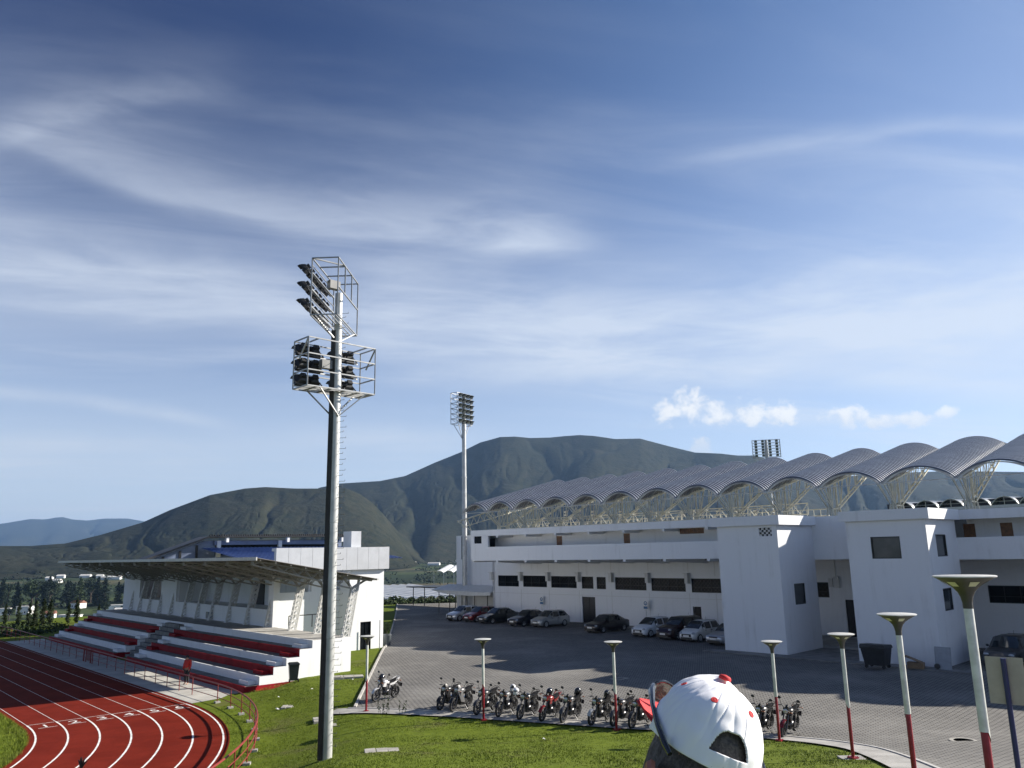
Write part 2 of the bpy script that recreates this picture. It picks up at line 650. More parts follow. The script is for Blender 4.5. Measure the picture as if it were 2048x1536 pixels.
def groundmat(g, tc, bs):
    sep = g.n('ShaderNodeSeparateXYZ')
    g.put(sep.inputs[0], tc)
    ln = g.n('ShaderNodeVectorMath', operation='LENGTH')
    g.put(ln.inputs[0], tc)
    rr = ln.outputs['Value']
    n1 = g.noise(tc, .35, 5, .6)
    n2 = g.noise(tc, 2.3, 6, .65)
    gr = g.mix(g.step(n2, .3, .7), (.080, .112, .007), (.122, .160, .014))
    gr = g.mix(g.step(n1, .54, .74, 0, .75), gr, (.115, .105, .045))
    bare = g.noise(tc, .8, 5, .7, .8)
    gr = g.mix(g.step(bare, .66, .76, 0, .8), gr, (.13, .10, .07))
    vo = g.n('ShaderNodeTexVoronoi')
    g.put(vo.inputs['Vector'], g.comb(g.math('MULTIPLY', sep.outputs[0], .006), g.math('MULTIPLY', sep.outputs[1], .011), 0.0))
    vo.inputs['Scale'].default_value = 1.0
    s2 = g.n('ShaderNodeSeparateColor')
    g.put(s2.inputs[0], vo.outputs['Color'])
    fld = g.mix(g.step(s2.outputs[0], .2, .8), (.020, .034, .014), (.060, .082, .030))
    fld = g.mix(g.step(s2.outputs[1], .72, .86, 0, .8), fld, (.12, .10, .065))
    wd_ = g.noise(tc, .012, 6, .65)
    fld = g.mix(g.step(wd_, .48, .60), fld, (.016, .026, .013))
    fine = g.noise(tc, .09, 5, .7)
    fld = g.mix(g.step(fine, .35, .7, 0, .5), fld, (.022, .033, .016))
    return g.mix(g.step(rr, 100, 170), gr, fld)


GRASSG = mat('ground_grass', (.06, .09, .02), .95, fn=groundmat, bump=.6, bscale=9, spec=.1)
PAVE = mat('paving', (.2, .2, .2), .85, fn=paving, spec=.25)

rad = [0.0] + [0.6 * 1.0385 ** i for i in range(266)]
NA = 420
gv, gf = [(0, 0, ground(0, 0))], []
for r_ in rad[1:]:
    for k in range(NA):
        t = 2 * math.pi * k / NA
        x, y = r_ * math.sin(t), r_ * math.cos(t)
        gv.append((x, y, ground(x, y)))
for k in range(NA):
    gf.append((0, 1 + (k + 1) % NA, 1 + k))
for i in range(len(rad) - 2):
    for k in range(NA):
        k2 = (k + 1) % NA
        a, b = 1 + i * NA, 1 + (i + 1) * NA
        gf.append((a + k, a + k2, b + k2, b + k))
m_ = MB()
m_.v, m_.f, m_.mi = gv, gf, [0] * len(gf)
gnd = struct(m_.build('ground', GRASSG, smooth=True))

poly_sheet('parking_lot', LOTPOLY, PAVE, .035, 1.0)
poly_sheet('footpath', GEDGE + SEDGE[::-1], CONCRETE, .055, 1.0)
kb = MB()
kb.path([(x, y, ground(x, y) + .05) for x, y in crom(LEFTK[:5], 6)], .09, 5)
struct(kb.build('kerb', CONCRETE))
kb = MB()
P_ = SEDGE[3:]
for i in range(len(P_) - 1):
    a, b = P_[i], P_[i + 1]
    kb.bar((a[0], a[1], ground(*a) + .045), (b[0], b[1], ground(*b) + .045), .10, .07)
struct(kb.build('path_kerb', mat('kerb_stone', (.42, .41, .39), .85, var=.2, scale=2)))


def trackpt(n, s):
    """point at lane offset n; s<0: metres back along the straight, s>=0: bend angle (radians)"""
    if s < 0:
        L = 52.0
        if -s <= L:
            return fb(n, CB - s)
        t = (-s - L) / 25.0
        return fb(CN + (n - CN) * math.cos(t), CB + L + (n - CN) * math.sin(t))
    return fb(CN + (n - CN) * math.cos(s), CB - (n - CN) * math.sin(s))


SS = [-75, -71, -67, -63, -59, -55, -52] + list(range(-50, 0, 4)) + [-.001] + [i * .04 for i in range(0, 40)]


def ribbon(mb, n0, n1, z, ss_=SS):
    vs, fs = [], []
    for s_ in ss_:
        for n_ in (n0, n1):
            p = trackpt(n_, s_)
            vs.append((p.x, p.y, z))
    for i in range(len(ss_) - 1):
        fs.append((2 * i, 2 * i + 1, 2 * i + 3, 2 * i + 2))
    mb.add(vs, fs)


def trackmat(g, tc, bs):
    a = g.noise(tc, .55, 7, .65, .5)
    b = g.noise(tc, 30, 3, .6)
    c = g.mix(g.step(a, .35, .68), (.132, .0145, .0075), (.178, .021, .011))
    return g.mix(g.step(b, .35, .7, 0, .25), c, (.10, .012, .008))


TRACK = mat('track_rubber', (.3, .06, .04), .85, fn=trackmat, bump=.2, bscale=120, spec=.04)
m_ = MB()
ribbon(m_, 9.08, 16.88, -.482)
trk = struct(m_.build('running_track', TRACK))
m_ = MB()
for k in range(7):
    n_ = 9.40 + 1.205 * k
    w_ = .036
    ribbon(m_, n_ - .013, n_ + .013, -.477, [s_ for s_ in SS if s_ <= 0])
    ribbon(m_, n_ - .038, n_ + .038, -.4765, [s_ for s_ in SS if s_ >= 0])
for k in range(6):                                                     # start line and the underline of each lane number
    n_ = 9.40 + 1.205 * k
    for b0, b1, u, v in ((44.02, 44.07, .06, 1.14), (42.86, 42.91, .22, 1.0)):
        q = [fb(n_ + u, b0), fb(n_ + v, b0), fb(n_ + v, b1), fb(n_ + u, b1)]
        m_.add([(p.x, p.y, -.475) for p in q], [(0, 1, 2, 3)])
LINEP = mat('line_paint', (.74, .72, .69), .7, var=.18, scale=5)
m_.build('lane_marking', LINEP, trk)
for k in range(6):
    cu_ = bpy.data.curves.new('digit', 'FONT')
    cu_.body = str(k + 1)
    cu_.size = .95
    cu_.align_x = 'CENTER'
    tmp = bpy.data.objects.new('digit', cu_)
    COL.objects.link(tmp)
    bpy.context.view_layer.update()
    me = bpy.data.meshes.new_from_object(tmp)
    bpy.data.objects.remove(tmp)
    me.materials.clear()
    me.materials.append(LINEP)
    o = bpy.data.objects.new('lane_number', me)
    COL.objects.link(o)
    o.parent = trk
    p = fb(9.40 + 1.205 * k + .6, 43.02)
    o.location = (p.x, p.y, -.474)
    o.rotation_euler = (0, 0, RB)
bm_ = MB()
for k in range(14):                                                    # worn bay lines where the cars stand
    a_ = 32.0 + k * 2.62
    q = [fa(54.2, a_), fa(59.6, a_), fa(59.6, a_ + .09), fa(54.2, a_ + .09)]
    bm_.add([(p.x, p.y, ground(p.x, p.y) + .041) for p in q], [(0, 1, 2, 3)])
bm_.build('bay_marking', mat('worn_line_paint', (.30, .30, .29), .8, var=.4, scale=3), bpy.data.objects['parking_lot'])
# concrete apron between the track and the stand
q = [(16.9, 44.0), (18.4, 44.3), (20.1, 44.6), (20.1, 91), (16.9, 91)]
m_ = MB()
m_.add([tuple(fb(n_, b_, -.486)) for n_, b_ in q], [(0, 1, 2, 3, 4)])
struct(m_.build('walkway', mat('pale_concrete', (.43, .42, .385), .85, var=.16, scale=.8, bump=.2, bscale=20)))

# ------------------------------------------------------------------ hills
def vnoise(u, v, o=0.0):
    return noise.noise(Vector((u, v, o)))


def fbm(u, v, o=0.0, n=4):
    s_, a = 0.0, 1.0
    for i in range(n):
        s_ += a * noise.noise(Vector((u, v, o + 7.3 * i)))
        u, v, a = u * 2.03, v * 2.03, a * .5
    return s_


def pixaz(x, y):
    d = cw + cr * ((x - 1024) / F_PX) - cu * ((y - 768) / F_PX)
    return math.atan2(d.x, d.y), math.atan2(d.z, math.hypot(d.x, d.y))


def hill(name, sky_, Rr, Rb, zb, nth, nr, gully, seed, mt, back=.35, gfreq=60):
    pts = sorted(pixaz(*p) for p in sky_)
    A = [p[0] for p in pts]
    E = [p[1] for p in pts]
    th = np.linspace(A[0], A[-1], nth)
    m = MB()
    NRR = nr + int(nr * back)
    for t in th:
        e = float(np.interp(t, A, E))
        rr = Rr * (1 + .05 * vnoise(t * 9, 0, seed))
        rb = Rb * (1 + .09 * vnoise(t * 14, 3, seed)) if Rb < Rr else Rb
        zr = 6.9 + math.tan(e) * rr
        for j in range(NRR + 1):
            f = j / nr
            r_ = rb + (rr - rb) * f
            if f <= 1:
                z = zb + (zr - zb) * (f ** 1.15)
                k = math.sin(math.pi * min(1, f)) ** .7
                warp = .035 * fbm(t * 18, f * 2.2, seed + 4, 3)
                g1 = 1 - abs(fbm((t + warp) * gfreq * .22, f * .9, seed, 2)) * 2.6
                g2 = 1 - abs(fbm((t + warp * 1.6) * gfreq, f * 1.8, seed + 9, 3)) * 2.2
                z -= k * gully * (max(0, g1) ** 4 * 1.5 + max(0, g2) ** 5 * .30)
                z += k * gully * .45 * fbm(t * 9, f * 2, seed + 20, 3)
            else:
                z = zr - (zr - zb) * (f - 1) ** 1.3 * 1.2
            m.v.append((r_ * math.sin(t), r_ * math.cos(t), z))
    w_ = NRR + 1
    for i in range(nth - 1):
        for j in range(NRR):
            m.f.append((i * w_ + j, (i + 1) * w_ + j, (i + 1) * w_ + j + 1, i * w_ + j + 1))
    m.mi = [0] * len(m.f)
    return struct(m.build(name, mt, smooth=True))


def hillmat(g, tc, bs):
    a = g.noise(tc, .0035, 7, .62, .4)
    b = g.noise(tc, .016, 8, .75, .6)
    c = g.mix(g.step(a, .40, .62), (.023, .026, .0155), (.033, .034, .021))
    c = g.mix(g.step(b, .54, .70, 0, .75), c, (.042, .037, .028))
    d = g.noise(tc, .035, 8, .75)
    return g.mix(g.step(d, .34, .56, .85, 0), c, (.010, .015, .009))


HILL = mat('hill_grass', (.05, .06, .03), .95, fn=hillmat, bump=1.0, bscale=.09, spec=.05)
for n_ in HILL.node_tree.nodes:
    if n_.type == 'BUMP':
        n_.inputs['Distance'].default_value = 2.5
hill('hill', [(-1300, 1135), (-700, 1105), (-300, 1096), (-60, 1093), (0, 1092), (60, 1092), (130, 1087), (200, 1070), (285, 1045), (340, 1020), (420, 990), (490, 977), (530, 974), (590, 977), (650, 977), (690, 976),
              (720, 988), (745, 1006), (768, 1030), (790, 1056), (820, 1090), (850, 1118), (880, 1132)], 1950, 1350, -16, 520, 90, 8, 1.0, HILL)
hill('mountain', [(560, 1010), (640, 975), (680, 967), (760, 962), (810, 952), (870, 925), (920, 905), (960, 885), (1000, 874), (1030, 873), (1060, 876), (1100, 875), (1130, 872), (1160, 870), (1190, 872),
                  (1230, 878), (1280, 877), (1340, 893), (1390, 905), (1440, 907), (1475, 911), (1510, 911), (1545, 921), (1580, 934), (1630, 948), (1700, 952), (1780, 946), (1900, 942), (2060, 944), (2200, 950), (2700, 960), (3300, 1010)],
     2950, 1800, -14, 640, 100, 17, 5.0, HILL, gfreq=42)
hill('far_mountains', [(-1800, 1140), (-1000, 1075), (-500, 1062), (-260, 1070), (-120, 1060), (-40, 1053), (0, 1048), (30, 1043), (60, 1038), (90, 1039), (112, 1035), (126, 1034), (145, 1039), (175, 1041), (210, 1037), (255, 1037), (290, 1043), (380, 1052), (520, 1062), (700, 1075)],
     12500, 9000, 5, 220, 24, 60, 9.0, HILL, back=.2, gfreq=40)

# ------------------------------------------------------------------ stadium (frame A: x = n away from the lot, y = a along the facade)
S0 = (50.2, 26.4, 0.0)
stad = thing('stadium', 'long white stadium building with balconies, two stair towers and a wavy metal roof', 'stadium', fa(S0[0], S0[1], 0), RA)


def sp(mb, name, m, parent=None, **k):
    return mb.build(name, m, parent or stad, S0, **k)


WN = 61.6
wins = [(62.64, 65.9, 3.32, 4.48), (58.5, 62.0, 3.32, 4.48), (54.4, 57.9, 3.3, 4.46), (52.22, 53.73, 3.28, 4.44), (50.65, 51.8, 3.27, 4.42), (45.84, 49.5, 3.25, 4.41), (41.55, 45.26, 3.22, 4.38), (37.0, 40.94, 3.18, 4.38)]
lowdoor = (52.07, 53.75, 0.0, 2.5)
lowgrille = (40.1, 40.95, .62, 1.98)
rec_win = (28.51, 29.5, 3.06, 4.2)
rec_door = (25.6, 27.34, 0.25, 2.93)
rwin = (9.0, 17.46, 3.0, 4.14)
holes = wins + [lowdoor, lowgrille, rec_win, rec_door, rwin]
m = MB().wall('x', WN, WN + .35, -6, 66.8, 0, 6.16, holes)
m.box(WN, 64.9, 66.45, 66.8, 0, 6.16)
sp(m, 'wall', WHITE)
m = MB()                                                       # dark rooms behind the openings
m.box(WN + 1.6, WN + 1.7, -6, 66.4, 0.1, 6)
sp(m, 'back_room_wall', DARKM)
m = MB()                                                       # thin panel joints of the facade, raised strips
for a_ in (34.4, 38.5, 41.2, 45.55, 49.95, 54.05, 58.2, 62.3):
    for z0, z1 in ((.05, 3.1), (4.6, 6.0)):
        m.box(WN - .012, WN, a_ - .03, a_ + .03, z0, z1)
m.box(WN - .012, WN, 31, 66.7, 2.62, 2.66)
sp(m, 'facade_joint', GREYWHITE)
for i, h in enumerate(wins + [rwin, rec_win]):
    a0, a1, z0, z1 = h
    m = MB()
    t = .05
    for q in ((a0, a0 + t, z0, z1), (a1 - t, a1, z0, z1), (a0 + t, a1 - t, z0, z0 + t), (a0 + t, a1 - t, z1 - t, z1)):
        m.box(WN + .05, WN + .11, *q)
    nb = max(1, int((a1 - a0) / .9))
    for k in range(1, nb):
        a_ = a0 + (a1 - a0) * k / nb
        m.box(WN + .06, WN + .10, a_ - .02, a_ + .02, z0 + t, z1 - t)
    m.box(WN + .06, WN + .10, a0 + t, a1 - t, z0 + (z1 - z0) * .36, z0 + (z1 - z0) * .36 + .035)
    f = sp(m, 'window_frame', DARKM)
    if i not in (0, 8):                                                # diagonal security grille
        m = MB()
        k = a0 - (z1 - z0)
        while k < a1:
            for sg in (1, -1):
                p, q = [k, z0], [k + (z1 - z0), z1]
                if p[0] < a0:
                    p = [a0, z0 + (a0 - k)]
                if q[0] > a1:
                    q = [a1, z0 + (a1 - k)]
                if q[0] > p[0]:
                    y0, y1 = (p[1], q[1]) if sg > 0 else (z1 - (p[1] - z0), z1 - (q[1] - z0))
                    m.bar((WN + .035, p[0], y0), (WN + .035, q[0], y1), .009)
            k += .36
        sp(m, 'window_grille', mat('grille_grey', (.055, .055, .055), .5, .2, var=.1), f)
    m = MB()
    m.box(WN + .12, WN + .14, a0, a1, z0, z1)
    sp(m, 'pane', GLASS, f)
m = MB().box(WN + .1, WN + .16, lowdoor[0], lowdoor[1], 0, 2.5)
m.box(WN + .06, WN + .1, lowdoor[0] + .8, lowdoor[0] + .86, 0, 2.5)
sp(m, 'door', DARKM, label='tall black double door of the white facade')
m = MB()
for k in range(7):
    a_ = lowgrille[0] + (k + .5) * .85 / 7
    m.box(WN + .05, WN + .09, a_ - .025, a_ + .025, lowgrille[2], lowgrille[3])
sp(m, 'grille_door', DARKM)
m = MB().box(WN + .1, WN + .16, rec_door[0], rec_door[1], .25, 2.93)
sp(m, 'door', DARKM, label='black door in the recess between the stair towers')
for a_ in (66.7, 62.2, 58.15, 54.0, 49.8, 45.5, 41.2, 36.9):            # grey column heads beside the windows
    m = MB().box(WN - .42, WN, a_ - .16, a_ + .16, 3.95, 4.78)
    m.box(WN - .55, WN + .0, a_ - .22, a_ + .22, 4.78, 4.84)
    sp(m, 'column_head', GREYWHITE)
# balcony
BN = 55.3
m = MB()
m.box(BN, BN + .2, 31.0, 63.2, 6.15, 7.5)
m.box(BN, BN + .2, 60.6, 63.2, 7.5, 7.87)
m.box(BN, BN + .2, 60.6, 61.56, 7.87, 8.65)
m.box(BN, BN + .2, 62.71, 63.2, 7.87, 8.65)
m.box(BN + .2, WN + .4, 63.0, 63.2, 6.15, 9.0)
m.box(BN + .2, WN, 31.0, 63.0, 6.15, 6.35)
m.box(BN + .2, WN - .003, 63.0, 63.2, 6.0, 6.15)
sp(m, 'balcony', WHITE)
m = MB()
m.box(BN, BN + .3, 31.0, 63.25, 8.6, 9.2)
m.box(BN + .3, 66.0, 31.0, 63.25, 8.75, 8.95)
m.box(61, 66, -6, 31.0, 8.75, 8.95)
sp(m, 'roof_fascia', WHITE)
m = MB().wall('x', 57.5, 57.7, 31, 63, 6.35, 8.75, [(61.9, 62.75, 6.35, 8.4), (52.45, 53.2, 6.35, 8.4), (44.3, 45.02, 6.35, 8.38), (36.68, 39.05, 8.16, 8.62)])
sp(m, 'upper_wall', WHITE)
sp(MB().box(57.56, 57.62, 61.9, 62.75, 6.35, 8.4), 'door', DARKM)
for a0, a1 in ((52.45, 53.2), (44.3, 45.02)):
    m = MB().box(57.55, 57.6, a0, a1, 6.35, 8.39)
    for k in range(3):
        m.box(57.53, 57.55, a0 + .1, a1 - .1, 6.5 + k * .62, 7.0 + k * .62)
    sp(m, 'wooden_door', WOOD)
m = MB()
for k in range(12):
    a_ = 36.7 + k * 2.33 / 11.6
    m.box(57.54, 57.6, a_, a_ + .17, 8.17, 8.61)
sp(m, 'wooden_shutter', WOOD)
m = MB().box(BN + .1, BN + .12, 61.56, 62.71, 7.87, 8.65)
sp(m, 'pane', GLASS)
for a_ in (59.3, 55.3, 51.35, 47.3, 43.35, 39.2, 35.05):
    m = MB()
    m.add([(BN + .02, a_ - .14, 6.15), (WN, a_ - .14, 6.15), (WN, a_ - .14, 5.68), (BN + .02, a_ - .14, 5.97),
           (BN + .02, a_ + .14, 6.15), (WN, a_ + .14, 6.15), (WN, a_ + .14, 5.68), (BN + .02, a_ + .14, 5.97)],
          [(0, 1, 2, 3), (7, 6, 5, 4), (0, 3, 7, 4), (3, 2, 6, 7), (1, 5, 6, 2), (0, 4, 5, 1)])
    sp(m, 'floor_beam', WHITE)
    sp(MB().box(BN + .02, 57.5, a_ - .12, a_ + .12, 8.4, 8.6), 'roof_beam', WHITE)
    sp(MB().box(BN + .4, BN + .62, a_ + .35, a_ + .6, 6.03, 6.15), 'balcony_lamp', BLACK)
m = MB()                                                            # span between the towers and the right-hand balcony
m.box(BN, BN + .25, 21.75, 26.4, 6.03, 9.0)
m.box(BN + .25, WN, 21.75, 31, 6.03, 6.25)
m.box(BN, BN + .2, -6, 17.05, 5.97, 7.31)
m.box(BN + .2, WN, -6, 21.75, 5.97, 6.2)
m.box(BN, BN + .3, -6, 17.05, 8.42, 9.02)
m.box(BN + .3, 61, -6, 31, 8.8, 8.98)
sp(m, 'bridge_wall', WHITE)
m = MB().wall('x', 57.5, 57.7, -6, 17.0, 6.2, 8.8, [(16.55, 17.0, 6.2, 8.18), (14.43, 15.12, 6.2, 8.17), (10.6, 11.4, 6.2, 8.17)])
sp(m, 'upper_wall', WHITE)
for a0, a1 in ((16.55, 17.25), (14.43, 15.12), (10.6, 11.4)):
    m = MB().box(57.55, 57.6, a0, a1, 6.2, 8.17)
    for k in range(3):
        m.box(57.53, 57.55, a0 + .1, a1 - .1, 6.35 + k * .6, 6.85 + k * .6)
    sp(m, 'wooden_door', WOOD)
# stair towers
for a0, a1, ws in ((26.4, 30.95, ()), (17.05, 21.75, ((18.59, 20.32, 6.13, 7.43),))):
    hs = list(ws) + ([(26.79, 27.73, 7.67, 8.23)] if a0 > 20 else [])
    m = MB().wall('x', 50.2, 50.4, a0, a1, 0, 8.4, hs)
    sw = [(51.9, 53.45, 3.13, 4.5)] if a0 > 20 else [(51.62, 53.4, 6.2, 7.5), (51.72, 53.25, 3.08, 4.36)]
    m.wall('y', a0, a0 + .2, 50.4, 55.3, 0, 8.4, sw)
    m.box(50.4, 55.3, a1 - .2, a1, 0, 8.4)
    m.box(55.1, 55.3, a0 + .2, a1 - .2, 0, 6.0)
    tw = sp(m, 'stair_tower', WHITE)
    m = MB().box(49.92, 55.3 + .02, a0 - .32, a1 + .32, 8.4, 9.03)
    sp(m, 'parapet', WHITE, tw)
    for h in hs:
        if h[3] - h[2] < .7:                                         # pierced vent block
            m = MB()
            for i in range(6):
                for j in range(4):
                    if (i + j) % 2:
                        m.box(50.26, 50.34, h[0] + i * .157, h[0] + i * .157 + .15, h[2] + j * .14, h[2] + j * .14 + .13)
            sp(m, 'vent_block', GREYWHITE, tw)
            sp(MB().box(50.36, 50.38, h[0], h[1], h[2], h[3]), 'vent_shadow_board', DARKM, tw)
            continue
        m = MB()
        for q in ((h[0], h[0] + .06, h[2], h[3]), (h[1] - .06, h[1], h[2], h[3]), (h[0] + .06, h[1] - .06, h[2], h[2] + .06), (h[0] + .06, h[1] - .06, h[3] - .06, h[3])):
            m.box(50.22, 50.3, *q)
        sp(m, 'window_frame', DARKM, tw)
        sp(MB().box(50.31, 50.33, *h), 'pane', mat('brown_glass', (.10, .095, .085), .12, var=.3, scale=.6, spec=.6), tw)
    for h in sw:
        m = MB()
        for q in ((h[0], h[0] + .06, h[2], h[3]), (h[1] - .06, h[1], h[2], h[3]), (h[0] + .06, h[1] - .06, h[2], h[2] + .06), (h[0] + .06, h[1] - .06, h[3] - .06, h[3])):
            m.box(q[0], q[1], a0 + .03, a0 + .09, q[2], q[3])
        sp(m, 'window_frame', DARKM, tw)
        sp(MB().box(h[0], h[1], a0 + .10, a0 + .12, h[2], h[3]), 'pane', mat('grey_glass', (.05, .06, .07), .1, var=.3, scale=.6, spec=.6), tw)
sp(MB().box(55.3, WN, 21.75, 31.5, .0, .25), 'porch_step', CONCRETE)
m = MB()
m.box(49.0, 50.19, 13.5, 32.0, .0, .10)
m.box(50.19, 55.3, 21.8, 26.35, .0, .10)
sp(m, 'pavement_slab', DARKCONC)
m = MB().box(WN - .16, WN, 27.6, 28.0, 3.8, 4.64)
m.box(WN - .12, WN, 28.12, 28.45, 3.86, 4.5)
m.tube((WN - .05, 27.86, 4.64), (WN - .05, 27.86, 5.97), .03)
sp(m, 'meter_box', GREYWHITE)
m = MB()
m.box(64.9, 80, 66.8, 76.9, -1.5, 9.05)
rb_ = sp(m, 'end_block', WHITE)
sp(MB().box(64.85, 64.9, 75.6, 75.9, 6.2, 9.0), 'downpipe', DARKM, rb_)

# wavy roof: one corrugated vault per bay, carried on lattice girders at the valleys
def vaultmat(g, tc, bs):
    a = g.noise(tc, 1.5, 4, .6)
    return g.mix(g.step(a, .3, .7), (.20, .205, .215), (.28, .285, .295))


VAULT = mat('corrugated_sheet', (.24, .25, .28), .34, .6, fn=vaultmat)
VN0, VN1, VZ0, VZ1, RISE = 58.5, 72.2, 11.22, 14.5, .95
m = MB()
NR_, NS_ = 40, 18
P_ = []
for i in range(NR_):
    for c, dzc in ((.0, 0), (.50, 0), (.60, .10), (.90, .10)):
        f = (i + c) / NR_
        P_.append((VN0 + (VN1 - VN0) * f, VZ0 + (VZ1 - VZ0) * f, dzc))
rows = []
for n_, z_, dzc in P_:
    row = []
    for j in range(NS_ + 1):
        u = j / NS_
        h = RISE * (1 - (2 * u - 1) ** 2) ** .85
        row.append((n_ - VN0, u, z_ - VZ0 + h + dzc))
    rows.append(row)
vs = [p for r_ in rows for p in r_]
fs = []
for i in range(len(rows) - 1):
    for j in range(NS_):
        fs.append((i * (NS_ + 1) + j, i * (NS_ + 1) + j + 1, (i + 1) * (NS_ + 1) + j + 1, (i + 1) * (NS_ + 1) + j))
m.add(vs, fs)
m.mi = [1 if ((k // NS_) % 4) == 2 else 0 for k in range(len(fs))]  # ridge tops take a paler material: sun glint painted into the rib colour
vault_me = m.mesh('roof_vault', [VAULT, mat('sheet_rib_glint', (.58, .59, .60), .30, .6, var=.15, scale=2)])
m = MB()
m.path([(.12, u / 16, RISE * (1 - (2 * u / 16 - 1) ** 2) ** .85 - .07) for u in range(17)], .035, 5)
m.path([(VN1 - VN0, u / 16, VZ1 - VZ0 + RISE * (1 - (2 * u / 16 - 1) ** 2) ** .85 - .05) for u in range(17)], .05, 5)
for k in range(1, 7):
    f = k / 7
    m.path([((VN1 - VN0) * f, u / 8, (VZ1 - VZ0) * f + RISE * (1 - (2 * u / 8 - 1) ** 2) ** .85 - .08) for u in range(9)], .035, 4)
m.tube((.1, 0, .02), (.1, 1, .02), .035)
arch_me = m.mesh('arch_rib', STEEL)
VA = [68.4, 64.35, 60.33, 56.38, 52.30, 48.27, 44.15, 39.98, 35.83, 31.49, 27.23, 22.54, 17.61, 12.7, 7.8, 2.9]
for i in range(len(VA) - 1):
    o = bpy.data.objects.new('roof_vault', vault_me)
    COL.objects.link(o)
    o.parent = stad
    o.location = (VN0 - S0[0], VA[i + 1] + .05 - S0[1], VZ0 - S0[2])
    o.scale = (1, VA[i] - VA[i + 1] - .10, 1)
    r_ = bpy.data.objects.new('arch_rib', arch_me)
    COL.objects.link(r_)
    r_.parent = o
m = MB()
zc = lambda n_: VZ0 + (n_ - VN0) / (VN1 - VN0) * (VZ1 - VZ0) - .10
for dd in (-.22, .22):
    m.bar((VN0, dd, zc(VN0)), (VN1, dd, zc(VN1)), .09)
zb_ = lambda n_: 9.75 + max(0, (n_ - 61.6)) / (70.8 - 61.6) * (zc(70.8) - 9.75)
for dd in (-.16, .16):
    m.bar((60.4, dd, 9.75), (61.6, dd, 9.75), .08)
    m.bar((61.6, dd, 9.75), (70.8, dd, zc(70.8)), .085)
    m.bar((58.6, dd * 1.3, zc(58.6)), (60.4, dd, 9.75), .07)
n_ = 60.4
up = True
while n_ < 70.4:
    n2 = n_ + .78
    for dd in ((-.2,) if up else (.2,)):
        m.bar((n_, dd * .8, zb_(n_)), (n_, dd, zc(n_)), .04)
        m.bar((n_, dd * .8, zb_(n_)), (n2, dd, zc(n2)), .04)
    m.bar((n_, -.2, zb_(n_)), (n_, .2, zb_(n_)), .04)
    m.bar((n_, -.22, zc(n_)), (n_, .22, zc(n_)), .035)
    up = not up
    n_ = n2
for dd in (-.3, .3):
    m.tube((60.4, dd, 8.95), (60.4, dd * .6, 9.8), .07)
    m.tube((61.7, dd, 8.95), (61.7, dd * .6, 9.8), .07)
    m.tube((60.4, dd * .6, 9.8), (59.0, dd, zc(59.0)), .05)
m.tube((60.4, 0, 8.95), (60.4, 0, zc(60.4)), .09)
m.tube((61.7, 0, 8.95), (61.7, 0, zc(61.7)), .08)
truss_me = m.mesh('roof_girder', CREAM)
for a_ in VA[1:]:
    o = bpy.data.objects.new('roof_girder', truss_me)
    COL.objects.link(o)
    o.parent = stad
    o.location = (-S0[0], a_ - S0[1], 0)
m = MB()                                                           # long tie trusses across the bays, behind the parapet
for n_, z0, z1 in ((62.6, 9.5, 10.2), (64.6, 9.6, 10.5)):
    m.tube((n_, 31, z0), (n_, 66, z0), .04)
    m.tube((n_, 31, z1), (n_, 66, z1), .04)
    a_ = 31.0
    k = 0
    while a_ < 66:
        m.bar((n_, a_, z0), (n_, a_ + .7, z1) if k % 2 else (n_, a_, z1), .028)
        if k % 2 == 0:
            m.bar((n_, a_, z1), (n_, a_ + .7, z0), .035)
        a_ += .7
        k += 1
sp(m, 'tie_truss', CREAM)
m = MB()                                                           # rail of the upper stand, and the top rows of seating behind
m.box(66.2, 66.4, 30, 66, 8.9, 9.5)
for k in range(60):
    a_ = 30 + k * .6
    m.bar((66.0, a_, 8.95), (66.0, a_, 10.0), .03)
m.tube((66.0, 30, 10.0), (66.0, 66, 10.0), .03)
sp(m, 'stand_railing', CREAM)
m = MB()
zc2 = lambda n_: 10.35 + (n_ - 58.2) / (74 - 58.2) * (14.1 - 10.35)
m.bar((58.2, 68.7, 10.4), (73.5, 69.2, 14.2), .22, .14)
for k in range(14):
    n_ = 58.6 + k * 1.0
    m.bar((n_, 68.75, zc2(n_)), (n_ + .5, 68.75, zc2(n_) - .75), .05)
    m.bar((n_ + .5, 68.75, zc2(n_) - .75), (n_ + 1.0, 68.75, zc2(n_ + 1)), .05)
m.bar((59.0, 68.75, zc2(59) - .75), (73, 68.75, zc2(73) - .75), .07)
m.bar((58.2, 68.7, 10.4), (60.0, 67.6, 9.0), .07)
m.bar((59.6, 68.7, 10.6), (60.4, 68.7, 8.9), .07)
sp(m, 'gable_truss', CREAM)
for k in range(14):                                                # paired floodlights hung under the roof edge
    n_, a_ = 71.0, 64.0 - k * 2.05
    z_ = 11.15 - k * .09
    m = MB()
    m.m = 0
    m.tube((n_, a_, z_ + .5), (n_, a_, z_ + 3.1), .02, n=4)
    for dz_ in (0, .36):
        m.obox((n_, a_, z_ + dz_), (.14, 0, .04), (0, .17, 0), (-.03, 0, .11))
        m.m = 1
        m.obox((n_ - .15, a_, z_ + dz_ - .03), (.02, 0, .004), (0, .15, 0), (-.02, 0, .08))
        m.m = 0
    sp(m, 'roof_spotlight', [BLACK, LAMPW])

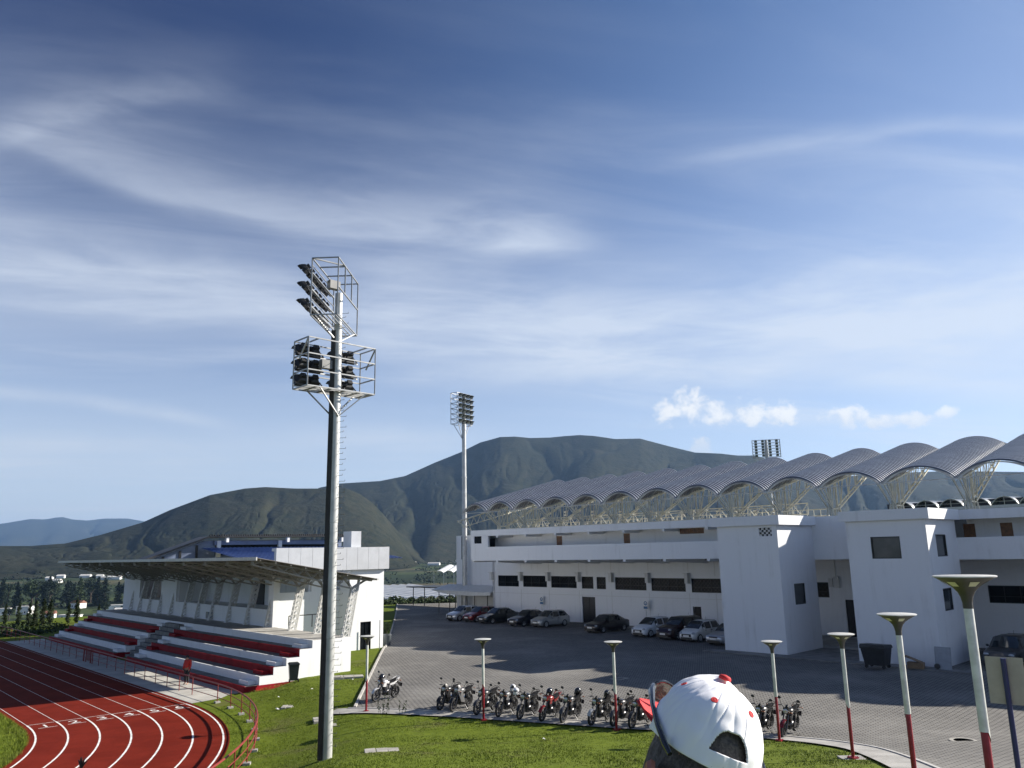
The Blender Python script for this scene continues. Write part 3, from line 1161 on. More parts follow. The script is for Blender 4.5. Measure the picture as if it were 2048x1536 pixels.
# the stand on the far side of the pitch
F0 = (150.0, 40.0, 0)
far = thing('far_grandstand', 'distant stand with a row of small arched roofs, seen below the wavy roof', 'grandstand', fa(F0[0], F0[1], 0), RA)
m = MB()
m.box(152.5, 166, 6, 58, 0, 12.3)
m.box(152.5, 152.7, 8, 58, 12.3, 14.3)
m.build('stand_wall', DARKM, far, F0)
m = MB()
m.box(150.2, 150.6, 4, 58, 12.7, 13.15)
m.build('fascia_beam', STEEL, far, F0)
for k in range(11):
    a_ = 12 + k * 4.06
    m = MB()
    rows = []
    for n_ in (150, 162):
        rows.append([(n_, a_ + 3.9 * u / 10, 13.15 + 1.35 * (1 - (2 * u / 10 - 1) ** 2) ** .8 + (n_ - 150) * .02) for u in range(11)])
    vs = rows[0] + rows[1]
    m.add(vs, [(j, j + 1, 12 + j, 11 + j) for j in range(10)])
    v_ = m.build('roof_vault', VAULT, far, F0)
    m = MB()
    m.path(rows[0], .09, 4)
    m.bar((150, a_ + 1.95, 13.1), (150, a_ + 1.95, 14.4), .07)
    m.bar((150, a_, 13.7), (150, a_ + 3.9, 13.7), .06)
    m.build('arch_rib', CREAM, v_, F0)

# ------------------------------------------------------------------ bleachers (frame B)
B0 = (20.12, 44.79, -.5)
gst = thing('bleachers', 'open concrete bleachers with red and white steps, press boxes and a slanted lattice roof', 'grandstand', fb(B0[0], B0[1], B0[2]), RB)


def gp(mb, name, m, parent=None, **k):
    return mb.build(name, m, parent or gst, B0, **k)


NT = [20.12, 20.96, 21.79, 22.57, 23.39, 24.2]
ZT = [-.14, .31, .72, 1.14, 1.56, 2.0]
SECT = ((44.79, 65.42), (68.55, 89.0))
for b0, b1 in SECT:
    poly = [(20.12, -.6)]
    for n_, z_ in zip(NT, ZT):
        if n_ > 20.12:
            poly.append((n_, poly[-1][1]))
        poly.append((n_, z_))
    poly += [(24.2, 2.0), (24.2, -.6)]
    m = MB().prism([p for i, p in enumerate(poly) if i == 0 or p != poly[i - 1]], b0 + .02, b1 - .02)
    gp(m, 'seat_steps', DARKCONC)
    for k, (n_, z_) in enumerate(zip(NT[:5], ZT[:5])):
        zl = -.55 if k == 0 else ZT[k - 1]
        gp(MB().box(n_ - .02, n_ + .06, b0 + .03, b1 - .03, zl + .003, z_ + .012), 'step_riser', REDPAINT if k % 2 == 0 else WHITE)
        if k < 5:
            for c0 in (b0 + .45, b1 - 1.65):                          # half-height aisle blocks
                gp(MB().box(NT[k + 1] - .48, NT[k + 1] - .023, c0, c0 + 1.2, z_ + .002, z_ + .21), 'aisle_block', [WHITE, REDPAINT, WHITE, REDPAINT, WHITE][k])
    for be, sg in ((b0, -1), (b1, 1)):                                # end walls: white over a red base
        poly2 = [(p[0], max(p[1], -.12)) for p in poly if p[0] > 20.95] if False else None
        y0, y1 = (be - .02, be + .02) if sg < 0 else (be - .02, be + .02)
        wp = [(20.14, -.15)]
        for k in range(1, 6):
            wp.append((NT[k] - .018, ZT[k - 1]))
            wp.append((NT[k] - .018, ZT[k] - .002))
        wp = [(20.96 - .018, -.15), (20.96 - .018, .31)] + wp[3:] + [(26.8 if sg < 0 and be < 50 else 24.3, 1.998), (26.8 if sg < 0 and be < 50 else 24.3, -.15)]
        ww = MB().prism(wp, y0, y1)
        gp(ww, 'end_wall', WHITE)
        gp(MB().box(20.11, 26.82 if be < 50 else 24.3, y0 - .004, y1 + .004, -.6, -.15), 'end_wall_base', REDPAINT)
gp(MB().box(24.18, 24.26, 44.82, 88.98, 1.562, 2.012), 'step_riser', WHITE)
m = MB()
m.box(24.26, 26.8, 44.83, 89.3, 1.75, 2.0)
m.box(26.4, 26.8, 44.83, 89.3, -.6, 1.75)
gp(m, 'deck', CONCRETE)
for k in range(9):                                                   # stair in the middle aisle
    gp(MB().box(20.9 + k * .36, 24.18, 65.44, 68.53, -.55 + k * .27, -.28 + k * .27), 'aisle_stair', DARKCONC)
# press boxes
PN = 26.65
m = MB().wall('x', PN, PN + .2, 55.5, 89.3, 2.003, 5.62, [(78.4, 84.4, 3.19, 5.62), (56.1, 74.5, 3.2, 5.62), (66.0, 67.5, 2.06, 2.6)])
m.box(PN + .2, 32.05, 55.3, 55.5, -.3, 4.35)
m.box(29.65, 30.84, 55.3, 55.5, 4.35, 5.84)
m.box(PN - .003, PN + .45, 55.28, 55.52, 2.01, 5.3)
m.box(PN + .2, 31, 89.1, 89.3, -.5, 6.0)
m.box(29.5, 29.65, 55.5, 89.1, 3.0, 6.0)
m.box(PN + .2, 29.5, 55.5, 89.1, 2.9, 3.15)
m.box(28.4, 29.5, 55.3, 89.1, 5.5, 5.6)
m.box(PN + .2, 29.5, 74.4, 74.6, 3.15, 5.5)
m.box(PN + .2, 29.5, 78.3, 78.5, 3.15, 5.5)
gp(m, 'press_box_wall', WHITE)
gp(MB().box(29.44, 29.5, 62.8, 64.6, 3.15, 5.0), 'door', DARKM)
gp(MB().box(27.4, 27.45, 65.9, 67.6, 2.0, 2.7), 'hatch_board', DARKM)
m = MB()
m.tube((26.9, 53.3, 2.85), (30.5, 53.3, 2.85), .035)
m.tube((26.9, 53.3, 2.0), (26.9, 53.3, 2.85), .035)
m.tube((28.7, 53.3, 2.0), (28.7, 53.3, 2.85), .035)
gp(m, 'handrail', BLACK)
# roof
RN0, RN1, RZ0, RZ1 = 20.2, 28.3, 6.86, 5.42
m = MB()
vs, fs = [], []
k = 0
b_ = 44.2
while b_ < 88.6:
    for db, dz_ in ((0, 0), (.10, 0), (.14, .04), (.24, .04)):
        vs += [(RN0, b_ + db, RZ0 + dz_), (RN1, b_ + db, RZ1 + dz_)]
        k += 1
    b_ += .28
m.add(vs, [(2 * i, 2 * i + 1, 2 * i + 3, 2 * i + 2) for i in range(k - 1)])
gp(m, 'roof_sheet', mat('roof_sheet', (.15, .14, .13), .5, .3, var=.12, scale=.6))
m = MB()
m.box(RN0 - .05, RN0 + .02, 44.2, 88.6, RZ0 - .13, RZ0 + .06)
m.bar((RN1 + .02, 44.2, RZ1 - .02), (RN1 + .02, 88.6, RZ1 - .02), .14, .12)
gp(m, 'roof_edge', STEEL)
rz = lambda n_: RZ0 + (n_ - RN0) / (RN1 - RN0) * (RZ1 - RZ0) - .06
m = MB()
for k in range(9):
    n_ = RN0 + .25 + k * .95
    m.bar((n_, 44.25, rz(n_)), (n_, 88.5, rz(n_)), .06, .09)
gp(m, 'purlin', GIRD)
CBS = [45.0, 48.55, 52.05, 55.75, 59.2, 62.6, 66.0, 68.95, 71.95, 75.1, 78.1, 80.9, 83.6, 86.2]
m = MB()
LB = lambda n_: (RZ0 - .36) + (n_ - RN0) / (26.9 - RN0) * (4.88 - (RZ0 - .36))
for dd in (-.1, .1):
    m.bar((RN0 + .1, dd, rz(RN0 + .1) - .06), (RN1, dd, rz(RN1) - .06), .07)
    m.bar((RN0 + .1, dd, LB(RN0 + .1)), (26.9, dd, LB(26.9)), .07)
    m.bar((RN0 + .1, dd, LB(RN0 + .1)), (RN0 + .1, dd, rz(RN0 + .1)), .06)
    k, n_ = 0, RN0 + .1
    while n_ < 26.6:
        n2 = n_ + .47
        m.bar((n_, dd, rz(n_) - .06) if k % 2 else (n_, dd, LB(n_)), (n2, dd, LB(n2)) if k % 2 else (n2, dd, rz(n2) - .06), .04)
        n_, k = n2, k + 1
    m.bar((26.9, dd, 4.88), (27.9, dd, rz(27.9) - .06), .06)
    m.bar((26.9, dd, 4.88), (26.2, dd, rz(26.2) - .06), .05)
girder_me = m.mesh('roof_girder', GIRD)
m = MB()
c0, c1 = Vector((26.3, 0, 2.0)), Vector((26.88, 0, 4.9))
d0, d1 = Vector((26.78, 0, 2.0)), Vector((27.42, 0, rz(27.42) - .06))
for dd in (-.09, .09):
    y_ = Vector((0, dd, 0))
    m.bar(c0 + y_, c1 + y_, .07)
    m.bar(d0 + y_, d1 + y_, .07)
    for k in range(9):
        t0, t1 = k / 9, (k + 1) / 9
        m.bar(c0.lerp(c1, t0) + y_, d0.lerp(d1, t1 * .92) + y_, .045)
        m.bar(c0.lerp(c1, t1) + y_, d0.lerp(d1, t1 * .92) + y_, .035)
m.box(26.2, 26.9, -.15, .15, 2.0, 2.03)
m.bar((27.42, 0, rz(27.42) - .1), (27.95, 0, rz(27.95) - .1), .06)
colm_me = m.mesh('lattice_column', STEEL)
for b_ in CBS:
    for nm, me in (('roof_girder', girder_me), ('lattice_column', colm_me)):
        o = bpy.data.objects.new(nm, me)
        COL.objects.link(o)
        o.parent = gst
        o.location = (-B0[0], b_ - B0[1], -B0[2])

# ------------------------------------------------------------------ white building behind the bleachers (frame B)
W0 = (32.05, 53.9, 0.0)
wb = thing('white_building', 'tall white building with a pale metal clad top storey beside the bleachers', 'building', fb(W0[0], W0[1], W0[2]), RB)
m = MB().wall('y', 53.9, 54.1, 32.05, 35.05, -.6, 5.86, [(33.03, 33.96, -.1, 2.0)])
m.box(34.85, 35.05, 54.1, 76, -.6, 5.86)
m.box(32.05, 32.25, 54.1, 60, -.6, 5.86)
m.box(30.7, 32.05, 58.0, 58.2, 4.3, 5.86)
m.build('wall', WHITE, wb, W0)
for i in range(10):
    n0 = 25.9 + i * .94
    MB().box(n0 + .008, n0 + .932, 53.58, 53.66, 5.86, 7.52).build('cladding_panel', ALU, wb, W0)
m = MB().box(25.9, 35.3, 53.66, 53.9, 5.84, 7.52)
m.box(35.1, 35.32, 53.6, 62, 5.86, 7.53)
m.box(32.0, 35.1, 53.9, 60, 7.3, 7.5)
m.box(25.9, 32.0, 53.9, 54.3, 7.3, 7.5)
m.build('parapet', ALU, wb, W0)
MB().box(32.39, 33.25, 54.4, 55.6, 7.5, 8.74).build('roof_shaft', ALU, wb, W0)
m = MB().box(33.03, 33.96, 54.0, 54.05, -.1, 2.0)
m.box(33.48, 33.51, 53.96, 54.0, -.1, 2.0)
dr = m.build('door', GLASS, wb, W0)
m = MB()
for q in ((33.03, 33.08, -.1, 2.0), (33.91, 33.96, -.1, 2.0), (33.08, 33.91, 1.95, 2.0)):
    m.box(q[0], q[1], 53.93, 53.99, q[2], q[3])
m.build('door_frame', DARKM, dr, W0)
MB().box(30.84, 32.04, 57.9, 57.98, 4.35, 5.84).build('dark_window', GLASS, wb, W0)

# ------------------------------------------------------------------ sports hall with a dark pitched roof behind
G0 = (36.0, 91.0, 0.0)
gy = thing('sports_hall', 'large sports hall with a dark pitched roof and a blue lean-to roof behind the bleachers', 'building', fb(G0[0], G0[1], G0[2]), RB)
BLUEW = mat('blue_grey_sheet', (.16, .20, .30), .5, .2, var=.1, scale=1)
m = MB()
m.prism([(28.9, -1), (28.9, 6.5), (35.5, 8.85), (53, 8.95), (53, -1)], 91.4, 92.6)
m.build('wall', BLUEW, gy, G0)
m = MB()
m.prism([(28.4, 6.62), (35.5, 9.17), (53.6, 9.3), (53.6, 9.42), (35.4, 9.32), (28.3, 6.77)], 90.0, 93)
k = 0
while k < 64:
    m.box(35.5 + k * .28, 35.65 + k * .28, 89.97, 90.3, 9.28 + k * .0018, 9.5 + k * .0018)
    k += 1
m.build('roof', mat('dark_roof', (.03, .032, .036), .5, .3, var=.2, scale=2), gy, G0)
for n_ in (37.0, 44.45, 51.8):
    MB().box(n_ - .22, n_ + .22, 91.0, 91.38, 7.0, 8.86).build('column', WHITEP, gy, G0)
    MB().box(n_ + .45, n_ + .75, 90.1, 90.5, 8.65, 9.2).build('eave_bracket', WHITEP, gy, G0)
MB().box(36.5, 52.5, 91.1, 91.34, 8.38, 8.84).build('lintel', BLUEW, gy, G0)
MB().box(36.7, 52.5, 91.36, 91.39, 7.2, 8.38).build('dark_opening', GLASS, gy, G0)
for n_ in (29.2, 31.0, 32.8, 34.6):
    MB().box(n_ - .12, n_ + .12, 91.25, 91.38, 0, 6.1 + (n_ - 27.6) * .338 - .1).build('wall_post', BLACK, gy, G0)
m = MB()
vs, k, n_ = [], 0, 34.9
while n_ < 53:
    for dn, dz_ in ((0, 0), (.18, 0), (.22, .07), (.42, .07)):
        vs += [(n_ + dn, 90.9, 8.02 + dz_), (n_ + dn, 78.0, 6.5 + dz_)]
        k += 1
    n_ += .5
m.add(vs, [(2 * i, 2 * i + 1, 2 * i + 3, 2 * i + 2) for i in range(k - 1)])
m.build('blue_roof', mat('blue_sheet', (.035, .075, .24), .4, .3, var=.12, scale=1), gy, G0)

# ------------------------------------------------------------------ floodlight towers
POLEM = mat('pole_steel', (.50, .505, .50), .42, .25, var=.14, scale=2)
TP = Vector((-6.59, 29.16, 0.0))
TP.z = ground(TP.x, TP.y) - .05
tw = thing('floodlight_tower', 'tall steel floodlight mast in the grass with two lamp cages and climbing rungs', 'floodlight mast', TP, 0)
m = MB()
zs = [0, 4, 4.01, 8, 8.01, 12, 12.01, 16.7]
rs = [.205, .192, .202, .184, .194, .172, .182, .14]
m.lathe([(r_, z) for r_, z in zip(rs, zs)], 20)
m.lathe([(.24, 0), (.24, .05), (.21, .06), (.21, .07)], 16)
m.build('pole', POLEM, tw, smooth=True)
rx, ry = Vector((.96, -.28, 0)), Vector((.28, .96, 0))
m = MB()
m.tube((0, 0, 0), (.26, 0, 0), .009, n=4)
m.tube((.26, 0, 0), (.26, 0, .05), .009, n=4)
rung_me = m.mesh('climbing_rung', mat('rung_steel', (.12, .12, .12), .5, .4, var=.2))
for k in range(78):                                              # climbing rungs on the right-hand side
    z = .5 + k * .2
    rr = .20 - .055 * z / 16.7
    d = (rx * .97 + ry * (.24 if k % 2 else -.24)).normalized()
    o = bpy.data.objects.new('climbing_rung', rung_me)
    COL.objects.link(o)
    o.parent = tw
    o.location = d * (rr - .02) + Vector((0, 0, z))
    o.rotation_euler = (0, 0, math.atan2(d.y, d.x))
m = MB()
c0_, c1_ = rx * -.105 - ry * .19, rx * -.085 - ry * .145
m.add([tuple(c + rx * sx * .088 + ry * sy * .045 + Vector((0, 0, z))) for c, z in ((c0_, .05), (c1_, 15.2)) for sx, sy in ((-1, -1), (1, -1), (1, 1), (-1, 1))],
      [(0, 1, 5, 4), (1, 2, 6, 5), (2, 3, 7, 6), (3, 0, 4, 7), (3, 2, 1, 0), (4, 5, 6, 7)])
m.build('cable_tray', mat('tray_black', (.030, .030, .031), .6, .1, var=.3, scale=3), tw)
m = MB()
m.tube(rx * -.27 + Vector((0, 0, .02)), rx * -.21 + Vector((0, 0, 15)), .022, n=5)
m.tube(rx * -.25 - ry * .10 + Vector((0, 0, .02)), rx * -.19 - ry * .10 + Vector((0, 0, 15)), .03, n=5)
for k in range(9):
    m.tube(rx * -.27 + Vector((0, 0, 1 + k * 1.6)), rx * -.2 + Vector((0, 0, 1 + k * 1.6)), .015, n=4)
m.build('cable_conduit', DARKM, tw)


CAGEM = mat('cage_steel', (.33, .335, .34), .4, .5, var=.15, scale=4)


def cage(mb, O, ex, ey, x0, x1, y0, y1, z0, z1, rails, t=.042):
    P = lambda x, y, z: O + ex * x + ey * y + Vector((0, 0, z))
    for x in (x0, x1):
        for y in (y0, y1):
            mb.bar(P(x, y, z0), P(x, y, z1), t)
    for z in [z0, z1] + list(rails):
        for y in (y0, y1):
            mb.bar(P(x0, y, z), P(x1, y, z), t)
        for x in (x0, x1):
            mb.bar(P(x, y0, z), P(x, y1, z), t)
    return P


NAv, DAv = Vector((math.cos(RA), math.sin(RA), 0)), Vector((-math.sin(RA), math.cos(RA), 0))
O_ = Vector((0, 0, 0))
m = MB()
P = cage(m, O_, NAv, DAv, -1.52, 1.36, -.52, .5, 12.83, 14.62, (13.42, 14.02))
for x in (-1.1, -.5, .1, .7, 1.2):                                # grating floor
    m.bar(P(x, -.5, 12.83), P(x, .48, 12.83), .05)
for k in range(9):
    m.bar(P(-1.50, -.42 + k * .1, 12.85), P(1.34, -.42 + k * .1, 12.85), .03)
for a_, b_ in (((-1.52, -.52, 14.62), (-1.52, .1, 13.9)), ((1.36, -.52, 14.62), (1.36, .1, 13.9)), ((-1.0, -.52, 12.83), (0, -.2, 11.9)), ((1.0, -.52, 12.83), (0, -.2, 11.9)), ((-1.0, .4, 12.83), (0, .2, 11.9)), ((1.0, .4, 12.83), (0, .2, 11.9)),
               ((-1.1, -.5, 14.62), (-1.1, .5, 14.62)), ((1.0, -.5, 14.62), (1.0, .5, 14.62))):
    m.bar(P(*a_), P(*b_), .045)
m.build('lower_cage', CAGEM, tw)
ua = R(2.5)
UY, UX = Vector((math.sin(ua), math.cos(ua), 0)), Vector((math.cos(ua), -math.sin(ua), 0))
m = MB()
P2 = cage(m, O_, UX, UY, -.62, .36, -1.5, 1.5, 15.42, 17.6, ())
for y in (-.5, .5):
    m.bar(P2(-.62, y, 17.6), P2(.36, y, 17.6), .045)
    m.bar(P2(.36, y, 16.5), P2(.36, y, 17.6), .045)
for z in (15.75, 16.4, 17.05):
    m.bar(P2(-.62, -1.5, z), P2(-.62, 1.5, z), .06)
    m.bar(P2(-.62, -1.5, z + .28), P2(-.62, 1.5, z + .28), .03)
for a_, b_ in (((.36, -1.5, 16.5), (.36, 1.5, 16.5)), ((-.62, -1.5, 17.6), (.36, -.6, 17.6)), ((.36, 1.2, 15.42), (.05, .3, 14.9)), ((-.5, -1.0, 15.42), (-.1, -.2, 14.9)), ((-.5, 1.0, 15.42), (-.1, .2, 14.9))):
    m.bar(P2(*a_), P2(*b_), .045)
for k in range(6):
    m.bar(P2(-.5 + k * .15, -1.48, 15.44), P2(-.5 + k * .15, 1.48, 15.44), .03)
m.build('upper_cage', CAGEM, tw)


def flood(mb, c, f, s=1.0):
    """floodlight: housing aimed along f, with gear box, visor and yoke; front glass is material 1"""
    f = Vector(f).normalized()
    sd_ = f.cross(Vector((0, 0, 1))).normalized()
    u = sd_.cross(f)
    c = Vector(c)
    rings = []
    for d, w, h in ((-.22, .10, .09), (-.16, .20, .17), (.0, .28, .24), (.12, .31, .27)):
        w, h, d = w * s, h * s, d * s
        rings.append([c + f * d + sd_ * (w * i) + u * (h * j) for i, j in ((-1, -1), (1, -1), (1, 1), (-1, 1))])
    mb.m = 0
    mb.loft(rings)
    mb.obox(c - f * .26 * s + u * .02, f * .07 * s, sd_ * .12 * s, u * .10 * s)
    mb.obox(c + f * .19 * s + u * .27 * s, f * .08 * s, sd_ * .30 * s, u * .012)
    for sg in (-1, 1):
        mb.bar(c + sd_ * sg * .33 * s, c + sd_ * sg * .33 * s - u * .36 * s - f * .1 * s, .035)
    mb.bar(c - sd_ * .33 * s - u * .36 * s - f * .1 * s, c + sd_ * .33 * s - u * .36 * s - f * .1 * s, .04)
    mb.m = 1
    mb.obox(c + f * .125 * s, f * .006, sd_ * .29 * s, u * .25 * s)
    mb.m = 0


aim1 = Vector((-.90, .05, -.55))
for ri, z in enumerate((15.62, 16.28, 16.94)):
    for k in range(6):
        m = MB()
        flood(m, P2(-.92, -1.35 + k * .52, z + .30 + .02 * (k % 2)), aim1, .64)
        m.build('floodlight', [BLACK, GLASS], tw)
aim2 = Vector((-.62, .62, -.55))
for z in (13.15, 13.72, 14.30):
    for x in (-1.15, -.64, .36, .85):
        m = MB()
        flood(m, P(x, .62, z + .1), aim2, .86)
        m.build('floodlight', [BLACK, GLASS], tw)
    m = MB()
m = MB()
m.bar(P(-1.45, .62, 13.0), P(1.3, .62, 13.0), .06)
m.bar(P(-1.45, .62, 13.6), P(1.3, .62, 13.6), .06)
m.bar(P(-1.45, .62, 14.2), P(1.3, .62, 14.2), .06)
m.build('lamp_rail', GALV, tw)
for q in (P(-.42, .1, 13.85), P2(-.1, -.4, 16.9)):
    m = MB()
    m.obox(q, NAv * .22, DAv * .12, (0, 0, .16))
    m.build('junction_box', mat('box_grey', (.22, .22, .22), .5, .2, var=.1), tw)


def stadium_mast(loc, htop, zb0, rz, label, cols, rows, w, h, facing, rb, r1):
    t = thing('floodlight_tower', label, 'floodlight mast', loc, rz)
    m = MB()
    prof, z = [], 0.0
    n_ = max(3, int(zb0 / 5))
    for k in range(n_):
        a, b = k / n_, (k + 1) / n_
        ra, rb2 = rb + (r1 - rb) * a, rb + (r1 - rb) * b
        prof += [(ra, zb0 * a), (rb2 + .01, zb0 * b - .12), (rb2 + .05, zb0 * b - .12), (rb2 + .05, zb0 * b)]
    prof.append((r1 * .8, htop))
    m.lathe(prof, 14)
    m.build('pole', POLEM, t, smooth=True)
    m = MB()
    X, Y = Vector((1, 0, 0)), Vector((0, 1, 0))
    Pm = cage(m, Vector((0, 0, 0)), X, Y, -w / 2, w / 2, -.1, .75 + .15, zb0 + .6, htop, [zb0 + .6 + (htop - zb0 - .6) * k / rows for k in range(1, rows)], .06)
    for sg in (-1, 1):
        for y in (0, .8):
            m.bar(Pm(sg * w * .36, y, zb0 + .6), Pm(sg * .2, 0.1, zb0 - 1.2), .06)
        for k in range(rows):
            z0, z1 = zb0 + .6 + (htop - zb0 - .6) * k / rows, zb0 + .6 + (htop - zb0 - .6) * (k + 1) / rows
            m.bar(Pm(sg * w / 2, -.1, z0), Pm(sg * w / 2, .9, z1), .04)
    m.build('cage', CAGEM, t)
    for r_ in range(rows):
        for c_ in range(cols):
            m = MB()
            x = -w / 2 + (c_ + .5) * w / cols
            z = zb0 + .6 + (htop - zb0 - .6) * (r_ + .55) / rows
            flood(m, (x, -.35 * facing, z), (0, -1.0 * facing, -.5), min(w / cols / .72, 1.1, (htop - zb0 - .6) / rows / .74))
            m.build('floodlight', [BLACK, mat('lamp_front', (.10, .11, .12), .12, var=.3, scale=3, spec=.7)], t)
    return t


p = fa(64.0, 74.3)
stadium_mast((p.x, p.y, -1.5), 28.0, 23.5, R(55), 'stadium floodlight mast standing at the left end of the white stadium', 4, 6, 2.9, 4.3, 1, .33, .24)
stadium_mast((45.7, 142.9, 0), 26.0, 22.3, R(-14), 'floodlight mast rising behind the wavy stadium roof', 4, 6, 4.8, 4, 1, .4, .3)

# ------------------------------------------------------------------ path lamps
TRUMP = mat('lamp_grey', (.068, .066, .060), .45, .2, var=.1, scale=5)
LENS = mat('lamp_lens', (.62, .60, .44), .3, var=.08, scale=6)
LW = mat('lamp_pole_white', (.64, .65, .60), .4, var=.16, scale=4)
LR = mat('lamp_pole_red', (.26, .012, .022), .4, var=.12, scale=5)


def lamp_proto():
    t = thing('street_lamp', 'x', 'street lamp', (0, 0, 0), 0, 'lamps along the footpath')
    m = MB().lathe([(.052, 1.42), (.055, 1.42), (.056, 2.93), (.05, 2.95)], 12)
    m.build('pole', LW, t, smooth=True)
    m = MB()
    m.lathe([(.044, .02), (.047, .03), (.047, 1.5), (.04, 1.52)], 12)
    m.build('lower_pole', LR, t, smooth=True)
    m = MB()
    m.add([(.0565 * math.cos(u), .0565 * math.sin(u), 1.42 - (.13 * max(0, math.cos(u - R(250)))) if j else 1.45) for j in (0, 1) for u in [2 * math.pi * i / 20 for i in range(20)]],
          [(20 + i, 20 + (i + 1) % 20, (i + 1) % 20, i) for i in range(20)])
    m.build('pole_sleeve', LW, t, smooth=True)
    m = MB()
    m.lathe([(.058, 2.86), (.058, 2.93), (.062, 2.95), (.072, 3.0), (.098, 3.06), (.145, 3.115), (.205, 3.16), (.275, 3.20), (.35, 3.243)], 28)
    h = m.build('lamp_head', TRUMP, t, smooth=True)
    m = MB().lathe([(.34, 3.243), (.362, 3.244), (.364, 3.256), (.35, 3.262), (.0, 3.268)], 28)
    m.build('lamp_lid', mat('lamp_lid', (.52, .52, .49), .5, var=.12, scale=6), h, smooth=True)
    for k in range(6):
        u = 2 * math.pi * k / 6 + .35
        d = Vector((math.cos(u), math.sin(u), 0))
        s_ = Vector((-d.y, d.x, 0))
        m = MB()
        a, b = d * .178 + Vector((0, 0, 3.133)), d * .268 + Vector((0, 0, 3.190))
        m.add([a - s_ * .042, a + s_ * .042, b + s_ * .058, b - s_ * .058], [(0, 1, 2, 3)])
        o = m.build('lens', LENS, h)
    m = MB().box(-.11, .11, -.11, .11, -.02, .03)
    for sx in (-1, 1):
        for sy in (-1, 1):
            m.tube((sx * .08, sy * .08, .03), (sx * .08, sy * .08, .055), .012, n=6)
    m.build('base_plate', LR, t)
    return t


lp = lamp_proto()
LAMPS = [((-6.85, 38.05), 'red and white street lamp standing beside the single parked motorcycle'),
         ((-1.46, 35.6), 'red and white street lamp in front of the left end of the motorcycle row'),
         ((3.8, 32.9), 'red and white street lamp among the motorcycles, left of the white cap'),
         ((8.95, 29.25), 'red and white street lamp right of the white cap beside the last motorcycle'),
         ((9.15, 23.45), 'red and white street lamp on a square red base plate at the grass corner'),
         ((7.45, 16.2), 'red and white street lamp in front of the dumpster, second nearest'),
         ((5.65, 10.32), 'nearest and largest street lamp, beside the blank sign back')]
lamps = []
for i, ((x, y), lab) in enumerate(LAMPS):
    z = ground(x, y) + .03
    if i == 0:
        lp.location = (x, y, z)
        lp['label'] = lab
    else:
        dup(lp, (x, y, z), rng.uniform(0, 6), lab)
p = Vector((9.15, 23.45, 0))
m = MB().box(-.32, .32, -.32, .32, -.2, .012)
tag(m.build('lamp_footing', CONCRETE), 'square concrete footing under the lamp at the grass corner', 'footing').location = (9.15, 23.45, ground(9.15, 23.45) + .01)

# blank sign seen from behind
p = Vector((6.93, 11.93, 0))
p.z = ground(p.x, p.y)
sg_ = thing('road_sign', 'blank grey back of a road sign on a dark blue post at the right', 'sign', p, R(-36))
MB().tube((0, 0, -.3), (0, 0, 2.33), .036, n=12).build('post', mat('navy_paint', (.018, .024, .095), .4, var=.1), sg_, smooth=True)
m = MB().box(-.235, .235, .045, .05, 1.70, 2.34)
m.build('sign_panel', mat('sign_back', (.36, .345, .30), .5, .3, var=.1, scale=3), sg_)

# ------------------------------------------------------------------ red railing round the track
RR = 25.63 + .0
m0 = fb(17.93, CB, -.5)
rail = thing('track_railing', 'dark red tubular railing following the outer edge of the running track', 'railing', m0, 0)


def rpt(s_, dr=0.0):
    return trackpt(17.93 + dr, s_)


ss_ = [-72, -68, -64, -60, -56, -52] + [-50 + k * 2 for k in range(25)] + [-.001] + [k * .03 for k in range(1, 50)]
for h, r_, nm in ((.95, .038, 'top_rail'), (.60, .02, 'middle_rail'), (.28, .02, 'lower_rail')):
    m = MB().path([rpt(s_) + Vector((0, 0, -.5 + h)) for s_ in ss_], r_, 6)
    m.build(nm, RAILRED, rail, tuple(m0), smooth=True)
pm = MB().tube((0, 0, -.05), (0, 0, .95), .024, n=8).mesh('post', RAILRED)
padm = MB().box(-.13, .13, -.13, .13, -.1, .09).mesh('concrete_pad', CONCRETE)
s_ = -66.0
while s_ < 44 / 25.6:
    q = rpt(s_ if s_ < 0 else s_)
    o = bpy.data.objects.new('post', pm)
    COL.objects.link(o)
    o.parent = rail
    o.location = (q.x - m0.x, q.y - m0.y, 0)
    if s_ > .02:
        o2 = bpy.data.objects.new('concrete_pad', padm)
        COL.objects.link(o2)
        o2.parent = rail
        o2.location = (q.x - m0.x, q.y - m0.y, 0)
        o2.rotation_euler = (0, 0, RB - s_)
        s_ += 2.03 / 25.6
    else:
        s_ += 1.98
        if 0 > s_ > -.9 or 0 < s_:
            s_ = .035
for b_ in (66.0, 66.5, 67.7, 68.2):                                    # gate
    q = fb(17.9, b_, -.5)
    o = bpy.data.objects.new('gate_post', pm)
    COL.objects.link(o)
    o.parent = rail
    o.location = (q.x - m0.x, q.y - m0.y, 0)
    o.scale = (1.5, 1.5, 1.05)
m = MB()
for k in range(8):
    q = fb(17.9, 66.6 + k * .14, -.5)
    m.tube(q + Vector((0, 0, .15)), q + Vector((0, 0, .92)), .012, n=5)
m.build('gate_leaf', RAILRED, rail, tuple(m0))

